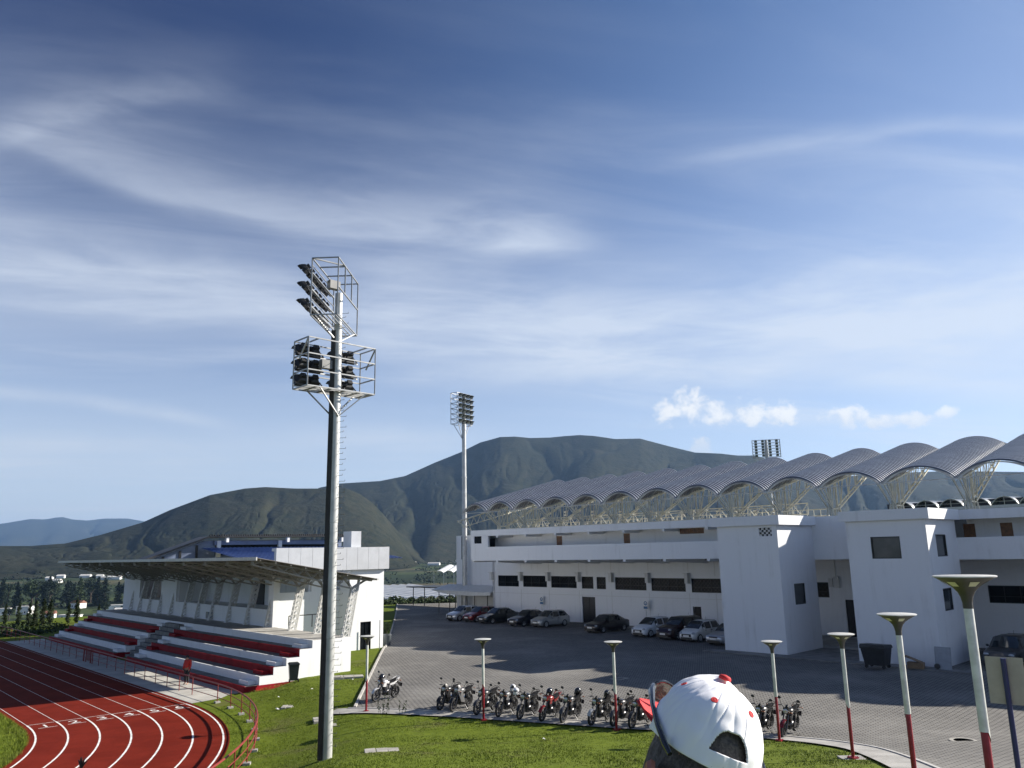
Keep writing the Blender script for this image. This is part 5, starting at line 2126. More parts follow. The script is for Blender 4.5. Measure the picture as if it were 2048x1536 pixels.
hd_ = hd_place(headshape().build('head', SKIN, man, smooth=True))
for sg in (-1, 1):
    m = MB()
    pts, rr = [], []
    for k in range(9):
        u = R(-60 + k * 33)
        pts.append((sg * (.083 + .012 * math.sin(u * .5 + 1)), -.046 - .019 * math.sin(u) * .9, -.075 + .032 * math.cos(u)))
        rr.append(.0075)
    m.path(pts, rr, 6)
    m.ball((sg * .079, -.044, -.075), .010, .017, .030, 10, 8)
    m.ball((sg * .081, -.034, -.105), .007, .010, .012, 8, 6)
    hd_place(m.build('ear', mat('ear_skin', (.36, .14, .10), .5, var=.1, scale=30), man, smooth=True))
    m = MB().ball((sg * .031, .088, -.07), .013, .012, .012, 10, 8)
    hd_place(m.build('eye', WHITEP, man, smooth=True))
MBm = MB().ball((0, .098, -.155), .026, .008, .008, 10, 6)
hd_place(MBm.build('mouth', mat('lips', (.30, .10, .085), .5, var=.1), man, smooth=True))
# short hair at the sides and back
rings = []
N = 30
for z, g_ in ((.02, -.004), (-.02, .004), (-.06, .006), (-.10, .004), (-.135, .001)):
    ring = []
    for k in range(N + 1):
        u = R(72) + (2 * math.pi - 2 * R(72)) * k / N
        sh = .0765 + g_ if z > -.09 else .073 + g_
        ring.append((sh * math.sin(u) * (1 + .012 * NP.randn()), (.099 + g_) * math.cos(u) * (1 + .012 * NP.randn()), z + .004 * NP.randn()))
    rings.append(ring)
m = MB()
m.loft(rings, cap=False, closed=False)
m.loft([[((.078 * math.cos(e)) * math.sin(q), .098 * math.cos(e) * math.cos(q) - .003, .080 * math.sin(e) + .004) for q in [2 * math.pi * i / 30 for i in range(30)]] for e in [R(5 + 14 * i) for i in range(7)]])
for k in range(2600):                                                # strands
    u = R(66) + (2 * math.pi - 2 * R(66)) * rng.random()
    z = rng.uniform(-.145, .01)
    b = Vector((.081 * math.sin(u), .104 * math.cos(u), z))
    t_ = Vector((math.sin(u) * .003, math.cos(u) * .003, -.014)) + Vector((rng.gauss(0, .002), rng.gauss(0, .002), rng.gauss(0, .002)))
    s_ = Vector((math.cos(u), -math.sin(u), 0)) * .0006
    m.add([b - s_, b + s_, b + t_], [(0, 1, 2)])
hd_place(m.build('hair', HAIRG, man))


def capsurf(u, v):
    """u: angle from the front (clockwise to the right), v: 0 rim .. 1 crown; head frame"""
    t_ = v * math.pi / 2
    front = max(0, math.cos(u))
    rx_, ry_ = .0885, .106
    cz = .110 + .010 * front
    p_ = 1.0
    cr_ = math.cos(t_) ** .82
    x, y, z = rx_ * math.sin(u) * cr_, ry_ * math.cos(u) * cr_, cz * math.sin(t_) ** .95
    z += -.012 * max(0, -math.cos(u)) * (1 - v)                       # dips at the back
    seam = abs(((u / (math.pi / 3)) + .5) % 1 - .5)                  # six panels: slight crease at the seams
    k = 1 - .018 * math.exp(-(seam / .05) ** 2) * (1 - v * .6)
    w_ = .026 * noise.noise(Vector((x * 26, y * 26, z * 34))) + .014 * noise.noise(Vector((x * 60 + 3, y * 60, z * 40)))
    w_ -= .020 * max(0, 1 - abs(noise.noise(Vector((u * 3.1 + v * 1.5, v * 1.3, 5.0)))) * 7) * math.sin(math.pi * min(1, v * 1.05))
    w_ += .020 * noise.noise(Vector((u * 2.4, v * 1.0, 2.0))) * math.sin(math.pi * min(1, v * 1.1))
    k += w_
    return Vector((x * k, y * k, z * (1 + .5 * w_)))


NU, NV = 360, 100
m = MB()
vs = [capsurf(2 * math.pi * i / NU, j / NV * .985) for j in range(NV + 1) for i in range(NU)]
fs = []
for j in range(NV):
    for i in range(NU):
        u = 2 * math.pi * (i + .5) / NU
        v = (j + .5) / NV
        du = (u - math.pi) / R(21)
        if v > .13 and abs(du) < 1 and v < .13 + .20 * (1 - abs(du) ** 3.6):
            continue                                              # opening above the strap
        fs.append((j * NU + i, j * NU + (i + 1) % NU, (j + 1) * NU + (i + 1) % NU, (j + 1) * NU + i))
fs.append(tuple(NV * NU + i for i in range(NU)))
m.add(vs, fs)


def capmat(g, tc, bs):
    a = g.noise(tc, 14, 4, .6)
    wv = g.n('ShaderNodeTexWave')
    g.put(wv.inputs['Vector'], tc)
    wv.inputs['Scale'].default_value = 420
    c = g.mix(g.step(a, .5, .8, 0, .22), (.93, .93, .95), (.80, .80, .82))
    return g.mix(g.math('MULTIPLY', wv.outputs['Fac'], .06), c, (.55, .55, .56))


CAPW = mat('cap_cloth', (.8, .8, .8), .9, fn=capmat, bump=.25, bscale=900, spec=.1)
CAPW.node_tree.nodes['Principled BSDF'].inputs['Subsurface Weight'].default_value = 0.0
for n_ in CAPW.node_tree.nodes:
    if n_.type == 'BUMP':
        n_.inputs['Distance'].default_value = .0006
CAPR = mat('cap_red', (.56, .025, .03), .8, var=.12, scale=60)
cap_ = hd_place(m.build('cap', CAPW, man, smooth=True, label='white six-panel cap with red brim, eyelets and top button'))
sm = cap_.modifiers.new('solid', 'SOLIDIFY')
sm.thickness = .0028
sm.offset = -1
cps = []


def cap_child(mb, name, m_, smooth=True):
    o = mb.build(name, m_, man, smooth=smooth)
    hd_place(o)
    return o


top = capsurf(0, 1.0)
m = MB()
m.lathe([(.0, -.002), (.0105, -.001), (.0105, .003), (.008, .006), (.0, .0075)], 16, (top.x, top.y - .004, top.z - .001))
cap_child(m, 'cap_button', CAPR)
for k in range(6):
    u = R(30 + 60 * k)
    c = capsurf(u, .56)
    e = .004
    n_ = (capsurf(u + .05, .56) - capsurf(u - .05, .56)).cross(capsurf(u, .60) - capsurf(u, .52)).normalized()
    if n_.dot(c) < 0:
        n_ = -n_
    a = n_.orthogonal().normalized()
    b = n_.cross(a)
    m = MB()
    m.path([c + n_ * .0016 + a * .0042 * math.cos(q) + b * .0042 * math.sin(q) for q in [2 * math.pi * i / 16 for i in range(16)]], .0021, 6, True)
    m.loft([[c + n_ * hh + a * rr2 * math.cos(q) + b * rr2 * math.sin(q) for q in [2 * math.pi * i / 12 for i in range(12)]] for rr2, hh in ((.0044, -.001), (.0044, .0026), (.0022, .0034))])
    cap_child(m, 'cap_eyelet', CAPR)
for k in range(6):                                                # stitched seams
    u = R(60 * k)
    m = MB()
    v0 = .46 if k == 3 else .02
    pts = [capsurf(u, v0 + (.98 - v0) * i / 18) * 1.006 for i in range(19)]
    m.path(pts, .0011, 5)
    cap_child(m, 'cap_seam', CAPW)
m = MB()                                                          # brim
rows = []
for i in range(10):
    f = i / 9
    row = []
    for k in range(25):
        u = R(-72 + 144 * k / 24)
        b = capsurf(u, .03)
        L_ = .080 * math.cos(R(-72 + 144 * k / 24) * .98) ** .55
        droop = .012 * (math.sin(u)) ** 2
        row.append((b.x * (1 + .26 * f), b.y + L_ * f, b.z + .006 - droop * .2 * f + .022 * f))
    rows.append(row)
vs = [p for r_ in rows for p in r_]
m.add(vs, [(i * 25 + k, i * 25 + k + 1, (i + 1) * 25 + k + 1, (i + 1) * 25 + k) for i in range(9) for k in range(24)])
br = cap_child(m, 'cap_brim', CAPR)
sm = br.modifiers.new('solid', 'SOLIDIFY')
sm.thickness = .004

# sunglasses pushed up onto the cap
sun = thing('sunglasses', 'black wraparound sunglasses pushed up on the white cap', 'sunglasses', (HC.x, HC.y, HC.z), R(6.8))


def sunp(o):
    o.matrix_local = TILT
    return o


FRM = mat('black_frame', (.010, .011, .012), .25, var=.1, coat=.5)
for sg in (-1, 1):
    m = MB()
    pts = [(sg * .074, .114, .062), (sg * .086, .08, .054), (sg * .0935, .03, .036), (sg * .0935, -.025, .012), (sg * .087, -.062, -.006), (sg * .080, -.078, -.016)]
    m.path(pts, [.006, .0065, .0045, .004, .005, .004], 8)
    sunp(m.build('temple_arm', FRM, sun, smooth=True))
    m = MB()
    rim = []
    for k in range(22):
        q = 2 * math.pi * k / 22
        x = sg * (.046 + .028 * math.cos(q))
        z = .058 + .018 * math.sin(q) * (1 + .12 * math.cos(q))
        y = .142 - .030 * (abs(x) / .08) ** 2.2 - (z - .060) * .35
        rim.append(Vector((x, y, z)))
    m.add(rim, [tuple(range(22))])
    ln_ = sunp(m.build('lens', mat('sunglass_lens', (.30, .30, .24), .12, var=.1, scale=20), sun))
    tb = mat('sunglass_lens', (.3, .3, .24)).node_tree.nodes['Principled BSDF']
    tb.inputs['Transmission Weight'].default_value = .75
    tb.inputs['IOR'].default_value = 1.02
    m = MB()
    m.path(rim, .0026, 6, True)
    sunp(m.build('lens_rim', FRM, sun, smooth=True))
m = MB().path([(-.012, .142, .066), (0, .145, .069), (.012, .142, .066)], .003, 6)
sunp(m.build('bridge', FRM, sun, smooth=True))

# ------------------------------------------------------------------ small things on the lot and grass
def bin_(label, loc, rz, s=1.0):
    t = thing('wheelie_bin', label, 'bin', loc, rz)
    m = MB()
    m.loft([[(-.20, -.20, .08), (.20, -.20, .08), (.20, .20, .08), (-.20, .20, .08)], [(-.27, -.26, .90), (.27, -.26, .90), (.27, .26, .90), (-.27, .26, .90)]])
    m.box(-.29, .29, -.28, .28, .87, .93)
    m.build('body', mat('bin_plastic', (.022, .03, .032), .45, var=.2, scale=5), t, bevel=.02)
    m = MB().loft([[(-.29, -.28, .935), (.29, -.28, .935), (.29, .28, .935), (-.29, .28, .935)], [(-.22, -.22, .99), (.22, -.22, .99), (.22, .24, .99), (-.22, .24, .99)]])
    m.build('lid', mat('bin_plastic', (.022, .03, .032)), t)
    m = MB().path([(-.22, .30, .9), (-.24, .40, .98), (.24, .40, .98), (.22, .30, .9)], .016, 6)
    m.build('handle', BLACK, t)
    for sx in (-1, 1):
        m = MB().lathe([(.02, sx * .20), (.09, sx * .21), (.09, sx * .26), (.02, sx * .27)], 14, (0, .20, .09), 'x')
        m.build('wheel', RUBBER, t)
    t.scale = (s, s, s)
    return t


q = fb(22.45, 43.65)
bin_('dark plastic wheelie bin against the white and red end wall of the bleachers', (q.x, q.y, ground(q.x, q.y)), RB + R(160), 1.05)
q = fb(35.85, 54.6)
t = thing('planter', 'grey planter barrel with a shrub at the corner of the white building', 'planter', (q.x, q.y, ground(q.x, q.y)))
MB().lathe([(.22, 0), (.30, .1), (.36, .78), (.38, .80), (.38, .86), (.33, .86), (.32, .74)], 18).build('pot', mat('grey_pot', (.10, .115, .125), .6, var=.15), t, smooth=True)
MB().lathe([(.33, .74), (.0, .76)], 12).build('soil', mat('soil', (.04, .03, .02), .9), t)
PLANTER = t
q = fa(47.9, 19.75)
t = thing('dumpster', 'black four-wheeled rubbish container in front of the right stair tower', 'dumpster', (q.x, q.y, ground(q.x, q.y) + .11), RA + R(90))
DP = mat('dumpster_plastic', (.016, .018, .022), .5, var=.25, scale=4)
m = MB().loft([[(-.55, -.40, .18), (.55, -.40, .18), (.55, .40, .18), (-.55, .40, .18)], [(-.68, -.52, 1.10), (.68, -.52, 1.10), (.68, .52, 1.10), (-.68, .52, 1.10)]])
m.box(-.72, .72, -.56, .56, 1.08, 1.16)
for k in range(5):
    m.box(-.5 + k * .25 - .02, -.5 + k * .25 + .02, -.49, -.42, .3, 1.08)
m.build('body', DP, t)
m = MB().loft([[(-.73, -.57, 1.17), (.73, -.57, 1.17), (.73, .57, 1.17), (-.73, .57, 1.17)], [(-.68, -.50, 1.27), (.68, -.50, 1.27), (.68, .55, 1.33), (-.68, .55, 1.33)]])
m.build('lid', DP, t)
for sx in (-1, 1):
    for sy in (-1, 1):
        MB().lathe([(.03, -.03), (.10, -.03), (.10, .03), (.03, .03)], 14, (sx * .48, sy * .36, .10), 'y').build('wheel', RUBBER, t)
m = MB()
for sx in (-1, 1):
    for k in range(3):
        m.box(sx * .60 - .03, sx * .60 + .03, -.56, -.53, .78 + k * .1, .82 + k * .1)
m.build('sticker', PLATE, t)
q = fa(49.1, 18.1)
t = thing('cardboard_box', 'flattened brown cardboard boxes leaning on the right stair tower', 'box', (q.x, q.y, ground(q.x, q.y) + .11), RA + R(100))
CARD = mat('cardboard', (.24, .16, .095), .85, var=.2, scale=4)
m = MB().box(-.42, .42, -.25, .25, .0, .32)
m.build('box_body', CARD, t)
m = MB().obox((.1, -.02, .48), (.42, 0, .16), (0, .26, 0), (-.006, 0, .02))
m.build('box_flap', CARD, t)
q = fa(49.4, 16.75)
t = thing('leaning_panel', 'pale grey framed panel leaning at the right corner of the stair tower', 'panel', (q.x, q.y, ground(q.x, q.y) + .11), RA)
t.rotation_euler = (0, R(8), RA)
m = MB().box(-.02, .02, -.40, .40, 0, 1.15)
m.build('board', mat('grey_board', (.34, .36, .39), .6, var=.1), t)
m = MB()
for a_ in ((-.42, -.36), (.36, .42)):
    m.box(-.035, .035, a_[0], a_[1], 0, 1.2)
m.box(-.035, .035, -.36, .36, 1.14, 1.2)
m.build('frame', mat('grey_frame', (.30, .32, .35), .5, var=.1), t)
MB().lathe([(.02, -.05), (.14, -.05), (.15, 0), (.14, .05), (.02, .05)], 16, (-.12, .3, .15), 'x').build('reel', BLACK, t)

for (n_, a_, lab) in ((61.3, 59.0, 'blue and white parking sign on a pole behind the navy sedan'), (61.2, 45.7, 'blue and white parking sign on a pole behind the white hatchback')):
    q = fa(n_, a_ - .0)
    t = thing('parking_sign', lab, 'sign', (q.x, q.y, ground(q.x, q.y)), RA, 'parking signs on the facade')
    MB().tube((0, 0, 0), (0, 0, 2.35), .03, n=8).build('post', GALV, t)
    m = MB().box(-.06, -.045, -.24, .24, 1.62, 2.40)
    m.build('panel', WHITEP, t)
    BLU = mat('sign_blue', (.02, .13, .30), .4, var=.05)
    m = MB().box(-.068, -.061, -.22, .22, 1.64, 1.86)
    m.lathe([(.115, -.068), (.19, -.068), (.19, -.061), (.115, -.061)], 20, (0, 0, 2.13), 'x', True)
    m.ball((-.064, .02, 2.16), .006, .035, .035, 8, 5)
    m.box(-.068, -.061, -.03, .06, 2.03, 2.12)
    m.build('symbol', BLU, t)

SLAB = mat('slab_concrete', (.34, .325, .29), .85, var=.2, scale=2, bump=.3, bscale=30)
for x, y, rz, w, d, h, lab in ((-4.6, 28.6, .22, .58, .30, .015, 'cracked concrete cover slab in the grass right of the floodlight mast'), (-8.55, 37.55, .30, .55, .45, .015, 'concrete slab in the grass crossed by the floodlight mast'),
                               (-9.75, 48.3, .28, .85, .40, .10, 'raised concrete slab near the back corner of the bleachers'), (-11.2, 41.4, .1, .40, .3, .012, 'small buried concrete slab in front of the bleachers'),
                               (-7.9, 36.2, .5, .3, .25, .012, 'small earthy slab left of the first lamp')):
    m = MB()
    for k in range(3):
        x0 = -w + k * 2 * w / 3
        e = .06 * (k - 1)
        m.loft([[(x0 + .012, -d + e, zz_), (x0 + 2 * w / 3 - .012, -d + e * .4, zz_), (x0 + 2 * w / 3 - .012 + .03 * (k % 2), d - e, zz_), (x0 + .012, d + .04 * (k % 2), zz_)] for zz_ in (-.12, h + .02 - .006 * k)])
    o = m.build('concrete_slab', SLAB, bevel=.012)
    o.location = (x, y, ground(x, y))
    o.rotation_euler = (0, 0, rz)
    tag(o, lab, 'slab')
m = MB()
m.lathe([(.30, .0), (.42, .0), (.42, .02), (.30, .02)], 28, (0, 0, 0), 'z', True)
mh = thing('manhole', 'round manhole with a pale concrete ring in the paving at the lower right', 'manhole', (14.6, 28.0, ground(14.6, 28.0) + .03))
m.build('ring', SLAB, mh)
MB().lathe([(.0, .012), (.30, .012)], 24).build('lid', DARKCONC, mh)
m = MB().box(-.4, .4, -.25, .25, 0, .02)
m2 = thing('drain_cover', 'rectangular drain cover with a pale frame in the paving', 'drain cover', (fa(36.1, 29.0).x, fa(36.1, 29.0).y, ground(3, 45) + .03), RA)
m = MB()
for q in ((-.45, .45, -.3, -.22), (-.45, .45, .22, .3), (-.45, -.37, -.22, .22), (.37, .45, -.22, .22)):
    m.box(*q, 0, .02)
m.build('frame', SLAB, m2)
MB().box(-.37, .37, -.22, .22, 0, .012).build('grate', DARKM, m2)

# thin steel post by the white building, and the line of painted posts behind it
q = fb(34.3, 53.2)
o = MB().tube((0, 0, 0), (0, 0, 2.1), .035, n=8).build('marker_post', GALV)
o.location = (q.x, q.y, ground(q.x, q.y))
tag(o, 'thin grey steel post in front of the white building', 'post')
for k in range(6):
    q = fb(36.3 + k * .05, 57.5 + k * 3.6)
    t = thing('painted_post', 'white post with a red foot in the row along the side of the white building', 'post', (q.x, q.y, ground(q.x, q.y)), 0, 'painted posts beside the white building')
    MB().lathe([(.06, 1.3), (.06, 3.2), (.0, 3.22)], 10).build('upper_post', LW, t)
    MB().lathe([(.062, 0), (.062, 1.32)], 10).build('lower_post', LR, t)

# white fabric canopy at the left end of the stadium
cn = thing('shade_canopy', 'white fabric canopy on black posts at the left end of the stadium', 'canopy', fa(61.4, 67, 0), RA)
FAB = mat('white_fabric', (.72, .71, .66), .7, var=.06, scale=2)
rows = []
for i in range(9):
    f = i / 8
    a_ = 66.9 + 10.6 * f
    z = 2.62 + .12 * f + .0
    zs_ = -.26 * math.sin(math.pi * f)
    rows.append([(61.3, a_, 2.30 + zs_ * .5 + .42 * f ** 3), (61.35, a_, z), (64.2, a_, z + .55), (67, a_, z + .2)])
m = MB().loft([[(p[0], p[1], p[2]) for p in r_] for r_ in rows], cap=False, closed=False)
m.build('fabric', FAB, cn, (61.4, 67, 0))
for n_ in (61.9, 66.3):
    for a_ in (68.0, 70.2, 72.4, 74.6, 76.6):
        MB().tube((n_, a_, 0), (n_, a_, 2.6), .05, n=8).build('post', BLACK, cn, (61.4, 67, 0))
m = MB().box(64.3, 64.4, 66.9, 73.0, 0, 2.0)
m.build('back_panel', GREYWHITE, cn, (61.4, 67, 0))
sh = thing('dark_shelter', 'low dark shelter roof on thin posts left of the fabric canopy', 'shelter', fa(70, 84, 0), RA)
m = MB().box(68.5, 73, 80, 92, 2.45, 2.58)
m.build('roof', BLACK, sh, (70, 84, 0))
for a_ in (82, 88.5, 91):
    MB().tube((69, a_, -.5), (69, a_, 2.5), .06, n=8).build('post', BLACK, sh, (70, 84, 0))

# ------------------------------------------------------------------ vegetation
def leafmat(name, c0, c1):
    def fn(g, tc, bs):
        oi = g.n('ShaderNodeObjectInfo')
        a = g.noise(tc, 1.6, 4, .6)
        b = g.noise(tc, 9, 3, .6)
        c = g.mix(g.step(a, .35, .65), c0, c1)
        c = g.mix(g.step(b, .5, .8, 0, .4), c, tuple(v * 1.5 for v in c1))
        return g.mix(g.math('MULTIPLY', oi.outputs['Random'], .35), c, tuple(v * .7 for v in c0))
    return mat(name, c0, .75, fn=fn, spec=.2)


LEAFD = leafmat('leaf_dark', (.010, .020, .011), (.022, .038, .018))
LEAFM = leafmat('leaf_mid', (.020, .036, .012), (.045, .066, .022))
LEAFC = leafmat('leaf_cypress', (.014, .026, .010), (.034, .048, .018))
BARK = mat('bark', (.060, .045, .033), .9, var=.3, scale=6)


def leaves(m, c, r_, n_, size, flat=.8, up=.0):
    for _ in range(n_):
        d = Vector((NP.randn(), NP.randn(), NP.randn() * flat)).normalized() * (NP.rand() ** .45)
        p_ = Vector(c) + Vector((d.x * r_[0], d.y * r_[1], d.z * r_[2]))
        nrm = (Vector((NP.randn(), NP.randn(), NP.randn())) + d * 1.2 + Vector((0, 0, up))).normalized()
        a = nrm.orthogonal().normalized()
        b = nrm.cross(a)
        an = NP.rand() * 6.28
        a, b = a * math.cos(an) + b * math.sin(an), b * math.cos(an) - a * math.sin(an)
        s_ = size * (.6 + .8 * NP.rand())
        m.add([p_ - a * s_, p_ - b * s_ * .55, p_ + a * s_, p_ + b * s_ * .55], [(0, 1, 2, 3)])


def tree_meshes(kind, seed):
    NP.seed(seed)
    m, tr = MB(), MB()
    if kind == 'conifer':
        H_ = 1.0
        tr.tube((0, 0, -.03), (0, 0, .97), .018, .003, 7)
        k = 0
        for z in np.linspace(.06, .98, 26):
            w = .17 * (1 - z) ** .75 * (.75 + .5 * NP.rand()) + .012
            for j in range(5):
                u = NP.rand() * 6.28
                c = (math.cos(u) * w * .6, math.sin(u) * w * .6, z - .01)
                leaves(m, c, (w * .5, w * .5, .028), 16, .020, .6)
                tr.tube((0, 0, z), (c[0], c[1], c[2]), .004, .002, 4)
    elif kind == 'cypress':
        tr.tube((0, 0, -.03), (0, 0, .9), .025, .006, 7)
        for z in np.linspace(.07, .98, 24):
            w = .17 * math.sin(min(1, (z + .08) / .42) * math.pi / 2) * (1 - max(0, z - .5) / .56) ** .8 * (.8 + .4 * NP.rand()) + .01
            for j in range(2):
                u = NP.rand() * 6.28
                leaves(m, (math.cos(u) * w * .45, math.sin(u) * w * .45, z), (w * .62, w * .62, .05), 60, .022, .8, .6)
    else:
        tr.tube((0, 0, -.05), (.01, 0, .4), .04, .026, 8)
        for j in range(9):
            u, e = NP.rand() * 6.28, .25 + NP.rand() * .5
            q = (math.cos(u) * .26 * (1.2 - e), math.sin(u) * .26 * (1.2 - e), .42 + e * .55)
            tr.tube((.01, 0, .3 + .1 * e), q, .016, .005, 5)
            leaves(m, q, (.19, .19, .14), 110, .032)
            leaves(m, (q[0] * .5, q[1] * .5, q[2] - .06), (.2, .2, .14), 60, .032)
    return m, tr


LIB = {}


def tree(kind, loc, h, rz, lf, label, cat='tree', group=None, sx=1.0, variant=0, name=None):
    key = (kind, variant, lf.name)
    if key not in LIB:
        m, tr = tree_meshes(kind, 40 + variant * 7 + len(kind))
        LIB[key] = (m.mesh('crown', lf), tr.mesh('trunk', BARK))
    nm = name or {'conifer': 'conifer_tree', 'cypress': 'cypress_tree', 'round': 'round_tree'}[kind]
    t = thing(nm, label, cat, loc, rz, group)
    t.scale = (h * sx, h * sx, h)
    for n_, me in zip(('crown', 'trunk'), LIB[key]):
        o = bpy.data.objects.new(n_, me)
        COL.objects.link(o)
        o.parent = t
    return t


CYP = [(-61.4, 98.9, 3.0), (-58.6, 97.0, 3.5), (-56.9, 96.2, 3.2), (-55.6, 95.2, 3.6), (-54.3, 94.5, 3.7), (-53.2, 94.0, 3.5), (-50.9, 93.6, 3.0), (-50.3, 94.2, 3.4), (-64.5, 101.0, 3.2), (-47.5, 93.6, 2.6)]
for i, (x, y, h) in enumerate(CYP):
    tree('cypress', (x, y, ground(x, y) - .05), h * .8, rng.uniform(0, 6), LEAFC, 'slim dark cypress in the row beyond the far end of the track', 'tree', 'cypress row beyond the track', rng.uniform(.7, .95), i % 3)
for i in range(44):
    f = i / 43
    x = -452 + 150 * f + rng.uniform(-6, 6)
    y = 640 + 62 * f + rng.uniform(-20, 55)
    h = rng.uniform(17, 25) * (1.0 if f < .75 else .85)
    k = 'conifer' if rng.random() < .72 else 'round'
    tree(k, (x, y, ground(x, y) - .5), h, rng.uniform(0, 6), LEAFD if rng.random() < .8 else LEAFM, 'tall dark tree of the wood in the valley left of the bleachers', 'tree', 'dark wood in the valley', rng.uniform(1.2, 1.7) if k == 'conifer' else 1.0, i % 4)
for x, y, h, lab in ((-292, 585, 11, 'round dark tree beside the white houses left of the bleachers'), (-282, 592, 8, 'smaller round tree right of the round dark one by the houses'), (-345, 560, 9, 'round tree behind the left white house'), (-258, 585, 7, 'bush-like tree nearest the bleacher end in the valley')):
    tree('round', (x, y, ground(x, y) - .4), h, rng.uniform(0, 6), LEAFD, lab, 'tree', None, 1.1, 5)

# houses in the valley
HW = mat('house_white', (.74, .74, .72), .8, var=.08, scale=.3)
HR = [mat('house_roof_pale', (.55, .54, .52), .7, var=.15, scale=.4), mat('house_roof_tile', (.20, .085, .055), .8, var=.2, scale=.5)]
HOUSES = [(-377, 600, 14, 5, 4.5, 'white house with a pale roof at the left picture edge in the valley'), (-362, 606, 10, 6, 5.5, 'white two-step house beside the leftmost valley house'), (-352, 660, 10, 7, 4, 'small white gabled house by the dark wood'),
          (-300, 640, 38, 8, 3.6, 'long low white house with a flat roof beside the round dark tree'), (-318, 560, 8, 6, 4, 'small tiled house behind the cypress row'), (-268, 560, 9, 6, 4.5, 'small white house next to the bleacher end'),
          (-252, 575, 12, 6, 3.5, 'low white shed at the end of the bleachers'), (-297, 548, 14, 6, 3, 'low pale wall-like shed behind the right cypresses')]
for i, (x, y, w, d, h, lab) in enumerate(HOUSES):
    t = thing('valley_house', lab, 'house', (x, y, ground(x, y)), rng.uniform(-.3, .5))
    m = MB().wall('y', -d / 2, -d / 2 + .3, -w / 2, w / 2, -2, h, [(-w * .3, -w * .3 + 1.2, 1, 2.3), (w * .15, w * .15 + 1.2, 1, 2.3)])
    m.box(-w / 2, w / 2, d / 2 - .3, d / 2, -2, h).box(-w / 2, -w / 2 + .3, -d / 2 + .3, d / 2 - .3, -2, h).box(w / 2 - .3, w / 2, -d / 2 + .3, d / 2 - .3, -2, h)
    m.build('wall', HW, t)
    rm = HR[1] if i in (2, 4) else HR[0]
    if i in (2, 4, 5):
        m = MB().add([(-w / 2 - .4, -d / 2 - .4, h), (w / 2 + .4, -d / 2 - .4, h), (w / 2 + .4, d / 2 + .4, h), (-w / 2 - .4, d / 2 + .4, h), (-w / 2 - .4, 0, h + 2), (w / 2 + .4, 0, h + 2)], [(0, 1, 5, 4), (2, 3, 4, 5), (0, 4, 3), (1, 2, 5), (3, 2, 1, 0)])
    else:
        m = MB().box(-w / 2 - .3, w / 2 + .3, -d / 2 - .3, d / 2 + .3, h, h + .35)
    m.build('roof', rm, t)
    for u in (-w * .3, w * .15):
        MB().box(u, u + 1.2, -d / 2 + .15, -d / 2 + .2, 1, 2.3).build('window', GLASS, t)
FARB = [(-655, 1175, 10), (-622, 1180, 14), (-597, 1172, 9), (-560, 1130, 26), (-520, 1140, 40), (-470, 1150, 46), (-596, 1056, 16), (-430, 1090, 14), (-640, 1120, 8), (-395, 1150, 18),
        (-150, 1500, 22), (-120, 1720, 12), (-215, 1640, 30), (-92, 1600, 9), (-260, 1900, 10), (-175, 1880, 14)]
for i, (x, y, w) in enumerate(FARB):
    t = thing('farm_building', 'small pale farm building far across the valley floor', 'building', (x, y, ground(x, y)), rng.uniform(-.2, .3), 'pale farm buildings far across the valley')
    MB().box(-w / 2, w / 2, -4, 4, -3, 3.2).build('wall', HW, t)
    MB().add([(-w / 2 - .5, -4.5, 3.2), (w / 2 + .5, -4.5, 3.2), (w / 2 + .5, 4.5, 3.2), (-w / 2 - .5, 4.5, 3.2), (-w / 2, 0, 5.0), (w / 2, 0, 5.0)], [(0, 1, 5, 4), (2, 3, 4, 5), (0, 4, 3), (1, 2, 5), (3, 2, 1, 0)]).build('roof', HR[0], t)

# greenhouses between the white building and the stadium
PLAST = mat('greenhouse_plastic', (.62, .63, .62), .5, var=.12, scale=.05)


def greenhouse(label, P0, P1, depth, spans, hh):
    """multi-span tunnel greenhouse along P0->P1"""
    P0, P1 = Vector(P0), Vector(P1)
    d = (P1 - P0)
    L = d.length
    rz_ = math.atan2(d.y, d.x)
    t = thing('greenhouse', label, 'greenhouse', P0, rz_)
    m = MB()
    rows = []
    for y in (0, depth):
        row = []
        for k in range(spans):
            for j in range(6):
                u = j / 6
                row.append(((k + u) * L / spans, y, hh + 1.4 * math.sin(math.pi * u) ** .7 + y * .03))
        row.append((L, y, hh + y * .03))
        rows.append(row)
    n = len(rows[0])
    m.add(rows[0] + rows[1], [(j, j + 1, n + j + 1, n + j) for j in range(n - 1)])
    m.build('roof', PLAST, t)
    m = MB()
    for k in range(spans + 1):
        for y in (0, depth):
            m.bar((k * L / spans, y, -6), (k * L / spans, y, hh + y * .03), .25)
    m.build('frame', GALV, t)
    return t


def grz(x, y, dz=0):
    return (x, y, ground(x, y) + dz)


greenhouse('long white plastic greenhouse roof between the white building and the stadium', (-66, 385, -17.4), (-13, 420, -10.5), 90, 12, 3.0)
greenhouse('brighter white greenhouse roof behind the long one, next to the stadium end', (-52, 520, -8.5), (-8, 520, -6.5), 90, 7, 3.5)

